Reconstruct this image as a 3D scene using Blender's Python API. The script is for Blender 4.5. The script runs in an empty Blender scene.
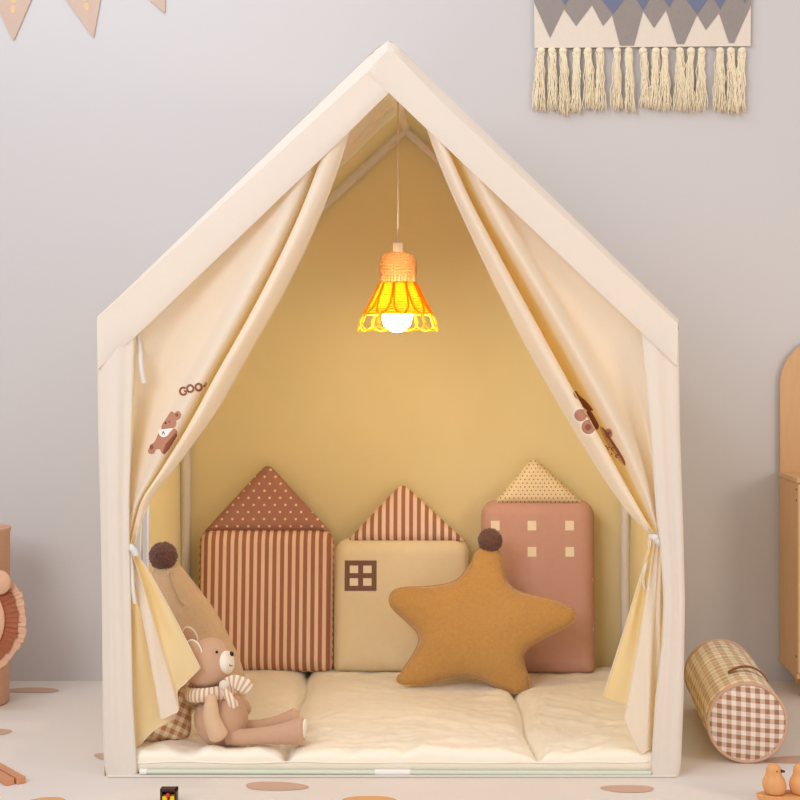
import bpy, bmesh, math, random
import numpy as np
from mathutils import Vector, Matrix, noise
from mathutils.geometry import delaunay_2d_cdt
from mathutils.bvhtree import BVHTree
random.seed(7)
PI = math.pi
S = bpy.context.scene
C = S.collection

# ------------------------------------------------------------------ camera
FPX, CX, CY = 1510.0, 465.0, 355.0      # focal length and vanishing point of the depth axis, in pixels
DIST = 2.85                             # camera to the tent's front
CAMX, CAMZ = 0.1434, 0.798
def W(px, py, Y):
    d = DIST + Y
    return Vector((CAMX + (px-CX)*d/FPX, Y, CAMZ - (py-CY)*d/FPX))
cam = bpy.data.cameras.new('camera'); camo = bpy.data.objects.new('camera', cam); C.objects.link(camo)
camo.location = (CAMX, -DIST, CAMZ); camo.rotation_euler = (PI/2, 0, 0)
cam.sensor_width = 36; cam.lens = FPX*36/800
cam.shift_x = -(CX-400)/800; cam.shift_y = -(400-CY)/800
cam.clip_start = 0.05
S.camera = camo
S.view_settings.view_transform = 'Standard'; S.view_settings.look = 'None'
S.view_settings.gamma = 1; S.view_settings.exposure = 0; S.view_settings.use_curve_mapping = False

# ------------------------------------------------------------------ materials
def lin(c):
    return tuple((v/12.92 if v <= .04045 else ((v+.055)/1.055)**2.4) for v in [x/255 for x in c]) + (1,)
class NT:
    def __init__(s, name):
        s.m = bpy.data.materials.new(name); s.m.use_nodes = True
        s.n = s.m.node_tree.nodes; s.l = s.m.node_tree.links
        s.b = s.n['Principled BSDF']; s.out = s.n['Material Output']
    def new(s, t, **k):
        n = s.n.new(t)
        for a, v in k.items(): setattr(n, a, v)
        return n
    def put(s, sock, v):
        if v is None: return
        if hasattr(v, 'is_output') or isinstance(v, bpy.types.NodeSocket): s.l.new(v, sock)
        else: sock.default_value = v
    def math(s, op, a, b=None, c=None):
        n = s.new('ShaderNodeMath', operation=op)
        s.put(n.inputs[0], a); s.put(n.inputs[1], b); s.put(n.inputs[2], c)
        return n.outputs[0]
    def mix(s, f, a, b):
        n = s.new('ShaderNodeMix', data_type='RGBA')
        s.put(n.inputs['Factor'], f); s.put(n.inputs['A'], a); s.put(n.inputs['B'], b)
        return n.outputs['Result']
    def uv(s):
        t = s.new('ShaderNodeTexCoord'); x = s.new('ShaderNodeSeparateXYZ'); s.l.new(t.outputs['UV'], x.inputs[0])
        return x.outputs[0], x.outputs[1]
    def obj(s):
        return s.new('ShaderNodeTexCoord').outputs['Object']
    def noise(s, scale, detail=3, vec=None):
        n = s.new('ShaderNodeTexNoise'); n.inputs['Scale'].default_value = scale; n.inputs['Detail'].default_value = detail
        s.l.new(vec if vec else s.obj(), n.inputs['Vector'])
        return n.outputs['Fac']
    def bump(s, h, strength, dist=.002):
        n = s.new('ShaderNodeBump'); n.inputs['Strength'].default_value = strength; n.inputs['Distance'].default_value = dist
        s.l.new(h, n.inputs['Height']); s.l.new(n.outputs[0], s.b.inputs['Normal'])
        return n.outputs[0]
def plain(name, col, rough=.8, nscale=0, nvar=.08, bump=0, bscale=400, sheen=0, trans=0, tcol=None, metal=0, spec=.3):
    t = NT(name); c = lin(col); t.b.inputs['Base Color'].default_value = c
    t.b.inputs['Roughness'].default_value = rough; t.b.inputs['Metallic'].default_value = metal
    t.b.inputs['Specular IOR Level'].default_value = spec
    if sheen: t.b.inputs['Sheen Weight'].default_value = sheen
    if nscale:
        f = t.noise(nscale)
        d = tuple(x*(1-nvar*2) for x in c[:3]) + (1,); u = tuple(min(1, x*(1+nvar)) for x in c[:3]) + (1,)
        r = t.mix(f, d, u); t.l.new(r, t.b.inputs['Base Color'])
    nrm = None
    if bump: nrm = t.bump(t.noise(bscale, 4), bump)
    if trans:
        tr = t.new('ShaderNodeBsdfTranslucent'); tr.inputs[0].default_value = lin(tcol or col)
        mx = t.new('ShaderNodeMixShader'); mx.inputs[0].default_value = trans
        t.l.new(t.b.outputs[0], mx.inputs[1]); t.l.new(tr.outputs[0], mx.inputs[2]); t.l.new(mx.outputs[0], t.out.inputs[0])
    return t.m
def striped(name, base, stripe, period, frac=.5, rough=.85, bump=.2, off=0):
    t = NT(name); u, v = t.uv()
    f = t.math('FRACT', t.math('ADD', t.math('DIVIDE', u, period), off))
    k = t.math('LESS_THAN', f, frac)
    t.l.new(t.mix(k, lin(base), lin(stripe)), t.b.inputs['Base Color'])
    t.b.inputs['Roughness'].default_value = rough; t.b.inputs['Specular IOR Level'].default_value = .2
    t.bump(t.noise(600, 3), bump)
    return t.m
def dotted(name, base, dot, sx, sy, r):
    t = NT(name); u, v = t.uv()
    def grid(o):
        a = t.math('MULTIPLY', t.math('SUBTRACT', t.math('FRACT', t.math('ADD', t.math('DIVIDE', u, sx), o)), .5), sx)
        b = t.math('MULTIPLY', t.math('SUBTRACT', t.math('FRACT', t.math('ADD', t.math('DIVIDE', v, sy), o)), .5), sy)
        return t.math('SQRT', t.math('ADD', t.math('MULTIPLY', a, a), t.math('MULTIPLY', b, b)))
    k = t.math('LESS_THAN', t.math('MINIMUM', grid(0), grid(.5)), r)
    t.l.new(t.mix(k, lin(base), lin(dot)), t.b.inputs['Base Color'])
    t.b.inputs['Roughness'].default_value = .85; t.b.inputs['Specular IOR Level'].default_value = .2
    t.bump(t.noise(600, 3), .2)
    return t.m
def gingham(name, light, dark, period):
    t = NT(name); u, v = t.uv()
    a = t.math('LESS_THAN', t.math('FRACT', t.math('DIVIDE', u, period)), .5)
    b = t.math('LESS_THAN', t.math('FRACT', t.math('DIVIDE', v, period)), .5)
    k = t.math('MULTIPLY', t.math('ADD', a, b), .5)
    t.l.new(t.mix(k, lin(light), lin(dark)), t.b.inputs['Base Color'])
    t.b.inputs['Roughness'].default_value = .85; t.b.inputs['Specular IOR Level'].default_value = .2
    t.bump(t.noise(700, 3), .25)
    return t.m
def wood(name, col, dark, scale=6):
    t = NT(name)
    mp = t.new('ShaderNodeMapping'); mp.inputs['Scale'].default_value = (scale*3, scale*3, scale*.35); t.l.new(t.obj(), mp.inputs[0])
    n = t.new('ShaderNodeTexNoise'); n.inputs['Scale'].default_value = 4; n.inputs['Detail'].default_value = 6; t.l.new(mp.outputs[0], n.inputs['Vector'])
    t.l.new(t.mix(n.outputs['Fac'], lin(dark), lin(col)), t.b.inputs['Base Color'])
    t.b.inputs['Roughness'].default_value = .5; t.b.inputs['Specular IOR Level'].default_value = .35
    return t.m

M = {}
M['wall'] = plain('wall_paint', (208, 204, 205), .92, 1.5, .012, .12, 90)
M['floor'] = plain('floor_mat', (228, 218, 212), .7, 8, .015, .1, 60)
M['spot'] = plain('floor_spot', (204, 168, 148), .75)
M['spot2'] = plain('floor_spot_orange', (222, 168, 116), .75)
M['canvas'] = plain('cream_canvas', (246, 239, 230), .85, 40, .01, .12, 900, trans=.22, tcol=(240, 205, 140))
M['lining'] = plain('lining_canvas', (248, 230, 180), .9, 5, .02, .12, 500, trans=.2, tcol=(244, 222, 165))
M['curtain'] = plain('curtain_cotton', (248, 241, 229), .6, 30, .01, .08, 800, sheen=.2, trans=.32, tcol=(255, 228, 158))
M['clining_shade'] = plain('curtain_lining_fold_shade', (251, 232, 184), .7, 30, .01, .08, 800, trans=.32, tcol=(255, 226, 150))  # lining colour, also used as painted yellow shade in the deep folds
M['hem'] = plain('curtain_hem', (248, 234, 208), .7, trans=.3)
M['pole'] = plain('pole_plastic', (222, 212, 205), .4)
M['mint'] = plain('pole_mint', (212, 222, 205), .35)
M['white'] = plain('white_plastic', (240, 238, 235), .4)
M['ribbon'] = plain('white_ribbon', (246, 243, 240), .6, trans=.2)
M['quilt'] = plain('quilt_satin', (250, 241, 224), .38, 25, .015, .25, 60, sheen=.3, spec=.5)
M['stripe_brown'] = striped('brown_stripes', (238, 206, 174), (170, 112, 94), .0182, .53)
M['dots_brown'] = dotted('brown_dotted', (174, 122, 106), (240, 212, 186), .0252, .0336, .0029)
M['stripe_roof'] = striped('roof_stripes', (240, 212, 184), (170, 112, 96), .0186, .5)
M['cream_house'] = plain('cream_knit', (234, 214, 178), .9, 60, .02, .3, 500)
M['side_tan'] = plain('side_tan', (200, 160, 118), .9)
M['win_brown'] = plain('window_brown', (128, 92, 78), .9)
M['win_cream'] = plain('window_cream', (240, 224, 196), .9)
M['pink_house'] = plain('dusty_pink_knit', (204, 158, 144), .92, 60, .03, .3, 500)
M['dots_cream'] = dotted('cream_dotted', (236, 214, 176), (156, 108, 76), .0104, .0176, .0017)
M['star'] = plain('mustard_fleece', (198, 149, 86), 1, 160, .10, 1.0, 260, sheen=.35, spec=.1)
M['hat'] = plain('beige_fleece', (214, 182, 148), 1, 120, .06, .8, 300, sheen=.3, spec=.1)
M['pom'] = plain('brown_yarn', (124, 84, 72), .95, 220, .3, .6, 500, sheen=.3)
M['bear'] = plain('bear_knit', (208, 168, 140), .95, 90, .03, .5, 700, sheen=.2, spec=.1)
M['bear_l'] = plain('bear_arm_knit', (224, 188, 154), .95, 90, .03, .5, 700, sheen=.2, spec=.1)
M['muzzle'] = plain('muzzle_white', (246, 236, 222), .9)
M['black'] = plain('black_thread', (40, 28, 26), .5)
M['scarf'] = striped('scarf_stripes', (240, 222, 202), (206, 172, 142), .0085, .45)
M['gingham'] = gingham('brown_gingham', (250, 234, 208), (200, 144, 98), .0175)
M['gingham_b'] = gingham('bolster_gingham', (240, 224, 210), (166, 120, 92), .0185)
M['gingham_s'] = gingham('bolster_side', (246, 232, 206), (206, 174, 138), .0255)
M['piping'] = plain('bolster_piping', (206, 166, 138), .8)
M['strap'] = plain('strap_leather', (142, 88, 54), .55)
M['rattan'] = plain('rattan', (236, 192, 134), .6, 200, .15, .5, 900)
M['rattan_y'] = plain('rattan_yellow', (238, 186, 50), .6, 250, .12, .4, 900, trans=.3, tcol=(220, 140, 10))
M['petal'] = plain('petal_cane', (250, 205, 50), .6, 250, .08, trans=.72, tcol=(255, 205, 30))
M['cord'] = plain('lamp_cord', (236, 214, 190), .6)
M['wood'] = wood('pale_wood', (222, 180, 134), (206, 160, 114))
M['wood_d'] = wood('birch_edge', (236, 200, 150), (222, 180, 128))
M['panel_d'] = plain('door_inset', (108, 92, 62), .6)
M['toywood'] = wood('toy_wood', (230, 174, 116), (216, 150, 94), 20)
M['stick'] = wood('stick_wood', (218, 158, 118), (200, 134, 96), 10)
M['bunt'] = wood('pennant_wood', (204, 178, 162), (196, 166, 148), 4)
M['bunt_e'] = plain('pennant_engraving', (222, 188, 150), .8)
M['tap_cream'] = plain('tapestry_cream', (232, 218, 204), .95, 60, .02, .5, 500)
M['tap_grey'] = plain('tapestry_taupe', (156, 146, 142), .95, 60, .04, .5, 500)
M['tap_blue'] = plain('tapestry_blue', (118, 124, 150), .95, 60, .04, .5, 500)
M['tassel'] = plain('tassel_cotton', (246, 231, 202), .95, 300, .05)
M['vase'] = plain('terracotta_pale', (216, 172, 148), .85, 10, .03, .2, 100)
M['mane_d'] = plain('mane_rust', (170, 102, 74), .9, 60, .1)
M['mane_l'] = plain('mane_tan', (222, 176, 148), .9, 60, .05)
M['toy_brown'] = plain('toy_brown', (70, 42, 36), .4)
M['toy_yellow'] = plain('toy_yellow', (240, 205, 30), .4)
M['toy_red'] = plain('toy_red', (215, 50, 40), .35)
M['print'] = plain('print_brown', (190, 134, 108), .8)
M['print_d'] = plain('print_dark', (150, 90, 66), .8)
M['print_w'] = plain('print_white', (248, 244, 238), .8)
M['print_t'] = plain('print_tan', (214, 176, 128), .8)
M['ink'] = plain('print_ink', (84, 48, 38), .8)
tb = NT('bulb_glow'); tb.b.inputs['Base Color'].default_value = (1, .95, .85, 1)
tb.b.inputs['Emission Color'].default_value = (1, .87, .56, 1); tb.b.inputs['Emission Strength'].default_value = 76
M['bulb'] = tb.m

# ------------------------------------------------------------------ objects
ORG = {}
def root(name, label, cat, loc, group=None):
    o = bpy.data.objects.new(name, None); o.empty_display_size = .05; C.objects.link(o)
    o.location = loc; ORG[o.name] = Vector(loc)
    o['label'] = label; o['category'] = cat
    if group: o['group'] = group
    return o
class MB:
    def __init__(s): s.v = []; s.f = []; s.mi = []; s.uv = []
    def add(s, vs, fs, mi=0, uv=None):
        b = len(s.v); s.v += [Vector(v) for v in vs]
        s.uv += list(uv) if uv else [(0, 0)]*len(vs)
        for f in fs: s.f.append([i+b for i in f]); s.mi.append(mi)
        return s
    def grid(s, rows, mi=0, closed_u=False, closed_v=False, uv=None):
        nr, nc = len(rows), len(rows[0]); fs = []
        for i in range(nr if closed_v else nr-1):
            for j in range(nc if closed_u else nc-1):
                a, b = i % nr, (i+1) % nr; c, d = j % nc, (j+1) % nc
                fs.append([a*nc+c, a*nc+d, b*nc+d, b*nc+c])
        return s.add([p for r in rows for p in r], fs, mi, [q for r in uv for q in r] if uv else None)
    def tube(s, pts, r, seg=8, closed=False, mi=0, cap=True):
        pts = [Vector(p) for p in pts]; n = len(pts)
        rr = r if callable(r) else (lambda t: r)
        T = []
        for i in range(n):
            a = pts[(i-1) % n] if closed or i > 0 else pts[0]; b = pts[(i+1) % n] if closed or i < n-1 else pts[-1]
            T.append((b-a).normalized())
        up = Vector((0, 0, 1)) if abs(T[0].z) < .9 else Vector((0, 1, 0))
        nv = (up - T[0]*up.dot(T[0])).normalized(); rows = []; uvs = []; L = 0
        for i in range(n):
            nv = (nv - T[i]*nv.dot(T[i])).normalized(); bv = T[i].cross(nv); q = rr(i/(n-1) if n > 1 else 0)
            if i: L += (pts[i]-pts[i-1]).length
            rows.append([pts[i] + nv*q*math.cos(2*PI*k/seg) + bv*q*math.sin(2*PI*k/seg) for k in range(seg)])
            uvs.append([(L, k*q*6.28/seg) for k in range(seg)])
        b0 = len(s.v); s.grid(rows, mi, True, closed, uvs)
        if cap and not closed:
            s.f.append(list(range(b0, b0+seg))[::-1]); s.mi.append(mi)
            s.f.append(list(range(b0+(n-1)*seg, b0+n*seg))); s.mi.append(mi)
        return s
    def lathe(s, prof, c, seg=32, mi=0, axis=None, cap=True, fn=None):
        c = Vector(c); R = axis or Matrix.Identity(3); rows = []
        for (r, z) in prof:
            rows.append([c + R @ Vector(((fn(r, z, 2*PI*k/seg) if fn else r)*math.cos(2*PI*k/seg), (fn(r, z, 2*PI*k/seg) if fn else r)*math.sin(2*PI*k/seg), z)) for k in range(seg)])
        b0 = len(s.v); s.grid(rows, mi, True)
        if cap:
            s.f.append(list(range(b0, b0+seg))[::-1]); s.mi.append(mi)
            e = b0+(len(prof)-1)*seg; s.f.append(list(range(e, e+seg))); s.mi.append(mi)
        return s
    def ell(s, c, r, R=None, seg=24, mi=0, fn=None):
        c = Vector(c); r = r if hasattr(r, '__len__') else (r, r, r); R = R or Matrix.Identity(3); rows = []
        n = seg//2
        for i in range(n+1):
            a = -PI/2 + PI*i/n; a = max(-PI/2+.02, min(PI/2-.02, a)); row = []
            for k in range(seg):
                b = 2*PI*k/seg; p = Vector((math.cos(a)*math.cos(b), math.cos(a)*math.sin(b), math.sin(a)))
                m = fn(p) if fn else 1
                row.append(c + R @ Vector((p.x*r[0]*m, p.y*r[1]*m, p.z*r[2]*m)))
            rows.append(row)
        b0 = len(s.v); s.grid(rows, mi, True)
        s.f.append(list(range(b0, b0+seg))[::-1]); s.mi.append(mi)
        e = b0+n*seg; s.f.append(list(range(e, e+seg))); s.mi.append(mi)
        return s
    def box(s, lo, hi, bev=0, mi=0, mat=None):
        bm = bmesh.new(); bmesh.ops.create_cube(bm, size=1)
        lo, hi = Vector(lo), Vector(hi)
        for v in bm.verts: v.co = Vector([lo[i] + (v.co[i]+.5)*(hi[i]-lo[i]) for i in range(3)])
        if bev: bmesh.ops.bevel(bm, geom=bm.edges[:], offset=bev, segments=3, affect='EDGES', profile=.5)
        bm.verts.index_update()
        vs = [(mat @ v.co) if mat else v.co.copy() for v in bm.verts]; fs = [[v.index for v in f.verts] for f in bm.faces]
        bm.free(); return s.add(vs, fs, mi)
    def prism(s, poly, fr, th, mi=0):
        "poly 2D -> fr(a,b,h) world; extruded from h=0 to h=th"
        n = len(poly)
        vs = [fr(a, b, 0) for a, b in poly] + [fr(a, b, th) for a, b in poly]
        return s.add(vs, [list(range(n))[::-1], list(range(n, 2*n))] + [[i, (i+1) % n, n+(i+1) % n, n+i] for i in range(n)], mi)
    def build(s, name, mats, parent=None, smooth=True, sharp=None, kind=None, weld=0):
        if not isinstance(mats, (list, tuple)): mats = [mats]
        org = Vector((0, 0, 0)); p = parent
        while p is not None:
            if p.name in ORG: org = ORG[p.name]; break
            p = p.parent
        me = bpy.data.meshes.new(name); me.from_pydata([tuple(v-org) for v in s.v], [], s.f)
        for m in mats: me.materials.append(m)
        me.polygons.foreach_set('material_index', s.mi)
        me.polygons.foreach_set('use_smooth', [smooth]*len(s.f))
        ul = me.uv_layers.new(name='UVMap')
        for lp in me.loops: ul.data[lp.index].uv = s.uv[lp.vertex_index]
        me.update()
        bm = bmesh.new(); bm.from_mesh(me)
        if weld: bmesh.ops.remove_doubles(bm, verts=bm.verts, dist=weld)
        bmesh.ops.recalc_face_normals(bm, faces=bm.faces)
        bm.to_mesh(me); bm.free()
        if smooth and sharp: me.set_sharp_from_angle(angle=math.radians(sharp))
        o = bpy.data.objects.new(name, me); C.objects.link(o)
        if parent: o.parent = parent
        if kind: o['kind'] = kind
        return o
def tag(o, label, cat, group=None):
    o['label'] = label; o['category'] = cat
    if group: o['group'] = group
    return o
def catmull(P, n, closed=False):
    "P list of Vectors/tuples -> n samples per span"
    P = [np.array(p, float) for p in P]; m = len(P); out = []
    spans = m if closed else m-1
    for i in range(spans):
        g = (lambda k: P[k % m]) if closed else (lambda k: P[max(0, min(m-1, k))])
        a, b, c, d = g(i-1), g(i), g(i+1), g(i+2)
        for k in range(n):
            t = k/n
            out.append(.5*(2*b + (c-a)*t + (2*a-5*b+4*c-d)*t*t + (3*b-a-3*c+d)*t**3))
    if not closed: out.append(P[-1])
    return out
def interp(path, t):
    "arc-length lookup on a polyline"
    path = [np.array(p, float) for p in path]; L = [0]
    for a, b in zip(path, path[1:]): L.append(L[-1] + np.linalg.norm(b-a))
    x = t*L[-1]
    for i in range(len(path)-1):
        if x <= L[i+1] or i == len(path)-2:
            k = (x-L[i])/max(1e-9, L[i+1]-L[i]); return path[i]*(1-k)+path[i+1]*k
def patch(G, nu, nv):
    "G rows of control points -> dense bicubic grid of Vectors"
    rows = [catmull(r, nu) for r in G]
    cols = [catmull([r[j] for r in rows], nv) for j in range(len(rows[0]))]
    return [[Vector(cols[j][i]) for j in range(len(cols))] for i in range(len(cols[0]))]

# pillow from an outline -------------------------------------------------------
def resample(poly, step):
    P = [Vector(p) for p in poly]; out = []
    for a, b in zip(P, P[1:]+P[:1]):
        n = max(1, round((b-a).length/step))
        for k in range(n): out.append(a.lerp(b, k/n))
    return out
def pillow(mb, poly, O, U, V, N, T, R=None, gusset=0, step=.007, wob=0, mi=0, back=True, flat=1.0, uvo=(0, 0)):
    B = resample(poly, step); nb = len(B)
    Bn = np.array([(p.x, p.y) for p in B])
    lo, hi = Bn.min(0), Bn.max(0)
    D0 = Bn; D1 = np.roll(Bn, -1, 0)
    def dist(q):
        e = D1-D0; w = q-D0; t = np.clip((w*e).sum(1)/np.maximum(1e-12, (e*e).sum(1)), 0, 1)
        return np.sqrt(((w-e*t[:, None])**2).sum(1)).min()
    def inside(q):
        x, y = q; c = False
        yi, yj = D0[:, 1], D1[:, 1]; xi, xj = D0[:, 0], D1[:, 0]
        m = (yi > y) != (yj > y)
        xs = xi[m] + (y-yi[m])/(yj[m]-yi[m])*(xj[m]-xi[m])
        return (xs > x).sum() % 2 == 1
    pts = [Vector(b) for b in B]; r = 0; yy = lo[1]+step*.5
    # inset rings close to the rim catch the roundness
    while yy < hi[1]:
        xx = lo[0] + (step*.5 if r % 2 else 0)
        while xx < hi[0]:
            q = np.array((xx, yy))
            if inside(q) and dist(q) > step*.45: pts.append(Vector((xx, yy)))
            xx += step
        yy += step*.87; r += 1
    res = delaunay_2d_cdt(pts, [(i, (i+1) % nb) for i in range(nb)], [list(range(nb))], 1, 1e-6)
    vs, tris = res[0], [list(f) for f in res[2]]; orig = res[3]
    n = len(vs); P = np.array([(v.x, v.y) for v in vs])
    isb = np.array([any(k < nb for k in o) for o in orig])
    if R:
        d = np.array([dist(p) for p in P]); x = np.clip(d/R, 0, 1); h = np.sqrt(np.maximum(0, 1-(1-x)**2)); h[isb] = 0
    else:
        E = set()
        for f in tris:
            for a, b in zip(f, f[1:]+f[:1]): E.add((min(a, b), max(a, b)))
        E = np.array(list(E)); deg = np.zeros(n); np.add.at(deg, E[:, 0], 1); np.add.at(deg, E[:, 1], 1)
        u = np.zeros(n)
        for _ in range(900):
            s_ = np.zeros(n); np.add.at(s_, E[:, 0], u[E[:, 1]]); np.add.at(s_, E[:, 1], u[E[:, 0]])
            u = s_/deg + 1; u[isb] = 0
        h = (u/u.max())**(.5*flat)
    H = gusset/2 + h*(T-gusset)/2
    def wpt(i, sgn):
        w = wob*noise.noise(Vector((P[i][0]*18, P[i][1]*18, 3.3*sgn)))*h[i] if wob else 0
        return O + U*P[i][0] + V*P[i][1] + N*((H[i]+w)*sgn)
    uv = [(P[i][0]+uvo[0], P[i][1]+uvo[1]) for i in range(n)]
    front = [wpt(i, 1) for i in range(n)]; bk = [wpt(i, -1) for i in range(n)]
    b0 = len(mb.v)
    mb.add(front, tris, mi, uv)
    if gusset == 0:
        mp = {}; ids = []
        for i in range(n):
            if isb[i]: mp[i] = b0+i
            else: mp[i] = len(mb.v); mb.v.append(bk[i]); mb.uv.append(uv[i])
        for f in tris: mb.f.append([mp[i] for i in f][::-1]); mb.mi.append(mi)
    else:
        b1 = len(mb.v); mb.add(bk, [f[::-1] for f in tris], mi, uv)
        cnt = {}
        for f in tris:
            for a, b in zip(f, f[1:]+f[:1]): k = (min(a, b), max(a, b)); cnt.setdefault(k, []).append((a, b))
        for k, l in cnt.items():
            if len(l) == 1: a, b = l[0]; mb.f.append([b0+b, b0+a, b1+a, b1+b]); mb.mi.append(mi)
    return lambda a, b, extra=0: O + U*a + V*b + N*(T/2+extra)
def rrect(x0, y0, x1, y1, r, n=6, rs=None):
    rs = rs or (r, r, r, r); out = []
    for (cx, cy, a0, q) in ((x1-rs[0], y0+rs[0], -90, rs[0]), (x1-rs[1], y1-rs[1], 0, rs[1]), (x0+rs[2], y1-rs[2], 90, rs[2]), (x0+rs[3], y0+rs[3], 180, rs[3])):
        for k in range(n+1):
            a = math.radians(a0+90*k/n); out.append((cx+q*math.cos(a), cy+q*math.sin(a)))
    return out
def roundpoly(P, r, n=5):
    "round the corners of a polygon"
    out = []; m = len(P)
    for i in range(m):
        a, b, c = Vector(P[i-1]), Vector(P[i]), Vector(P[(i+1) % m]); q = r[i] if hasattr(r, '__len__') else r
        p0 = b + (a-b).normalized()*q; p1 = b + (c-b).normalized()*q
        for k in range(n+1):
            t = k/n; out.append(tuple(p0*(1-t)**2 + b*2*t*(1-t) + p1*t*t))
    return out
def pompom(mb, c, r, seed):
    c = Vector(c); bm = bmesh.new(); bmesh.ops.create_icosphere(bm, subdivisions=5, radius=1)
    bm.verts.index_update(); vs = []
    for v in bm.verts:
        p = v.co.normalized(); k = 1 + .13*noise.noise(p*9+Vector((seed, 0, 0))) + .09*noise.noise(p*22+Vector((0, seed, 0)))
        vs.append(c + p*r*k)
    fs = [[v.index for v in f.verts] for f in bm.faces]; bm.free(); mb.add(vs, fs)
    rnd = random.Random(seed)
    for _ in range(420):        # yarn ends standing out of the ball
        d = Vector((rnd.gauss(0, 1), rnd.gauss(0, 1), rnd.gauss(0, 1))).normalized()
        e = (d + Vector((rnd.gauss(0, 1), rnd.gauss(0, 1), rnd.gauss(0, 1)))*.18).normalized()
        mb.tube([c+d*r*.85, c+e*r*rnd.uniform(1.02, 1.12)], lambda t: .0013*(1-.6*t), 4)

# ================================================================== SETTING
WY = .846
m = MB(); m.add([(-3.5, -3.6, 0), (3.5, -3.6, 0), (3.5, WY, 0), (-3.5, WY, 0)], [[0, 1, 2, 3]], 0)
def spot(px, py, rx, ry, mi=1):
    def fl(x, y):
        d = FPX*CAMZ/(y-CY); return Vector((CAMX+(x-CX)*d/FPX, d-DIST, .0008))
    vs = []
    for k in range(40):
        a = 2*PI*k/40; w = 1+.07*math.sin(2*a+px)+.05*math.sin(3*a+py)
        sx = math.copysign(abs(math.cos(a))**.8, math.cos(a))
        vs.append(fl(px+rx*w*sx, py+ry*w*math.sin(a)))
    m.add(vs, [list(range(40))], mi)
for a in ((33, 690.5, 25, 2.8), (-8, 732, 21, 3), (112, 756.5, 19, 3.3), (276, 786.5, 32, 4.2), (628, 789, 27, 3.6), (806, 760, 40, 4), (735, 779, 0.1, .1)): spot(*a)
for a in ((371, 802, 27, 6, 2), (47, 803, 20, 5.5, 2)): spot(*a)
o = m.build('floor', [M['floor'], M['spot'], M['spot2']], smooth=False); o['kind'] = 'structure'
m = MB(); m.box((-3.5, WY, -.05), (3.5, WY+.1, 2.9)); o = m.build('wall_back', M['wall'], smooth=False); o['kind'] = 'structure'
m = MB(); m.box((-3.6, -3.6, -.05), (-3.5, WY, 2.9)); o = m.build('wall_left', M['wall'], smooth=False); o['kind'] = 'structure'

# ================================================================== PLAY TENT
tent = root('play_tent', 'cream canvas house-shaped play tent with tied-back curtains standing against the wall', 'play tent', (0, .41, 0))
XL, XR, DB = -.549, .548, .815
def F(px, py, Y=0): return W(px, py, Y)
# fascia bands of the front gable
def stop(P, stops, t): return np.array([np.interp(t, stops, [p[0] for p in P]), np.interp(t, stops, [p[1] for p in P])])
def fascia(outer, inner, sil, y0, stops, n=50):
    m = MB(); rows = []
    for i in range(n+1):
        t = i/n; o_, i_, s_ = stop(outer, stops, t), stop(inner, stops, t), stop(sil, stops, t)
        wv = .0012*math.sin(t*9)
        r = [F(i_[0], i_[1], y0+.012), F(i_[0], i_[1], y0+.001+wv)]
        for k in range(1, 6): q = i_+(o_-i_)*k/6; r.append(F(q[0], q[1], y0-.002+wv*.5))
        r.append(F(o_[0], o_[1], y0-.002)); mid = o_*.6+s_*.4; r.append(F(mid[0], mid[1], y0+.007))
        mid = o_*.25+s_*.75; r.append(F(mid[0], mid[1], y0+.014)); r.append(F(s_[0], s_[1], y0+.022))
        rows.append(r)
    m.grid(rows)
    return m
silL = [(97, 316.5), (104, 309), (132, 284), (340, 83), (367, 57), (379, 46), (390, 41)]
silR = [(679, 320), (560, 205), (440, 87.5), (404, 52), (396, 44), (390, 41)]
fascia([(97, 318), (132, 287), (340, 97), (366, 73), (389, 53)], [(98, 369), (136, 336), (347, 134), (366, 115), (390, 92)], [(97, 316.5), (132, 284), (340, 83), (367, 57), (390, 41)], .002, [0, .13, .82, .9, 1]).build('gable_band', M['canvas'], tent, sharp=24)
fr = fascia([(678, 324), (438.5, 99), (394, 52), (387, 51), (375.5, 62)], [(677, 366), (422, 124.5), (389, 93), (382, 86.5), (367.5, 73)], [(679, 320), (440, 87.5), (396, 44.5), (388, 41), (374, 51)], -.002, [0, .80, .94, .96, 1])
fr.build('gable_band', M['canvas'], tent, sharp=24)
# roof panels
def roofpanel(sil, sgn):
    m = MB(); rows = []
    ny = 60
    for j in range(ny+1):
        Y = .022 + (DB-.022)*j/ny; row = []
        for i in range(31):
            t = i/30; p = interp(sil, t); q = W(p[0], p[1], .022)
            env = math.sin(PI*min(1, t*1.02))**.6*math.sin(PI*j/ny)**.5
            pl = .0085*math.asin(.95*math.sin(Y*2*PI/.1))*env*(t**.8)
            sag = -.010*env
            row.append(Vector((q.x - sgn*pl*.7, Y, q.z + pl + sag)))
        rows.append(row)
    m.grid(rows); return m
roofpanel(silL, -1).build('roof_panel', M['lining'] if 0 else M['canvas'], tent)
roofpanel(silR, 1).build('roof_panel', M['canvas'], tent)
# pleats of the gathered lining under both slopes
for sil, sg in ((silL, -1), (silR, 1)):
    for Y, rr in ((.17, .007), (.27, .010), (.37, .006), (.50, .011), (.62, .007)):
        m = MB(); rows = []
        for i in range(25):
            t = .25+.70*i/24; p = interp(sil, t); q = W(p[0], p[1], .022); k_ = rr*(.35+.65*math.sin(PI*i/24)); Yc = Y+.03*(1-t)
            nrm = Vector((-sg*-.68*-1, 0, -.73))
            rows.append([Vector((q.x, Yc+dy*k_*1.6, q.z)) + nrm*(.012+dn*k_*1.8) for dy, dn in ((-1, -.6), (-.6, .5), (0, 1), (.6, .5), (1, -.6))])
        m.grid(rows); m.build('lining_pleat', M['canvas'], tent)
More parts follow.
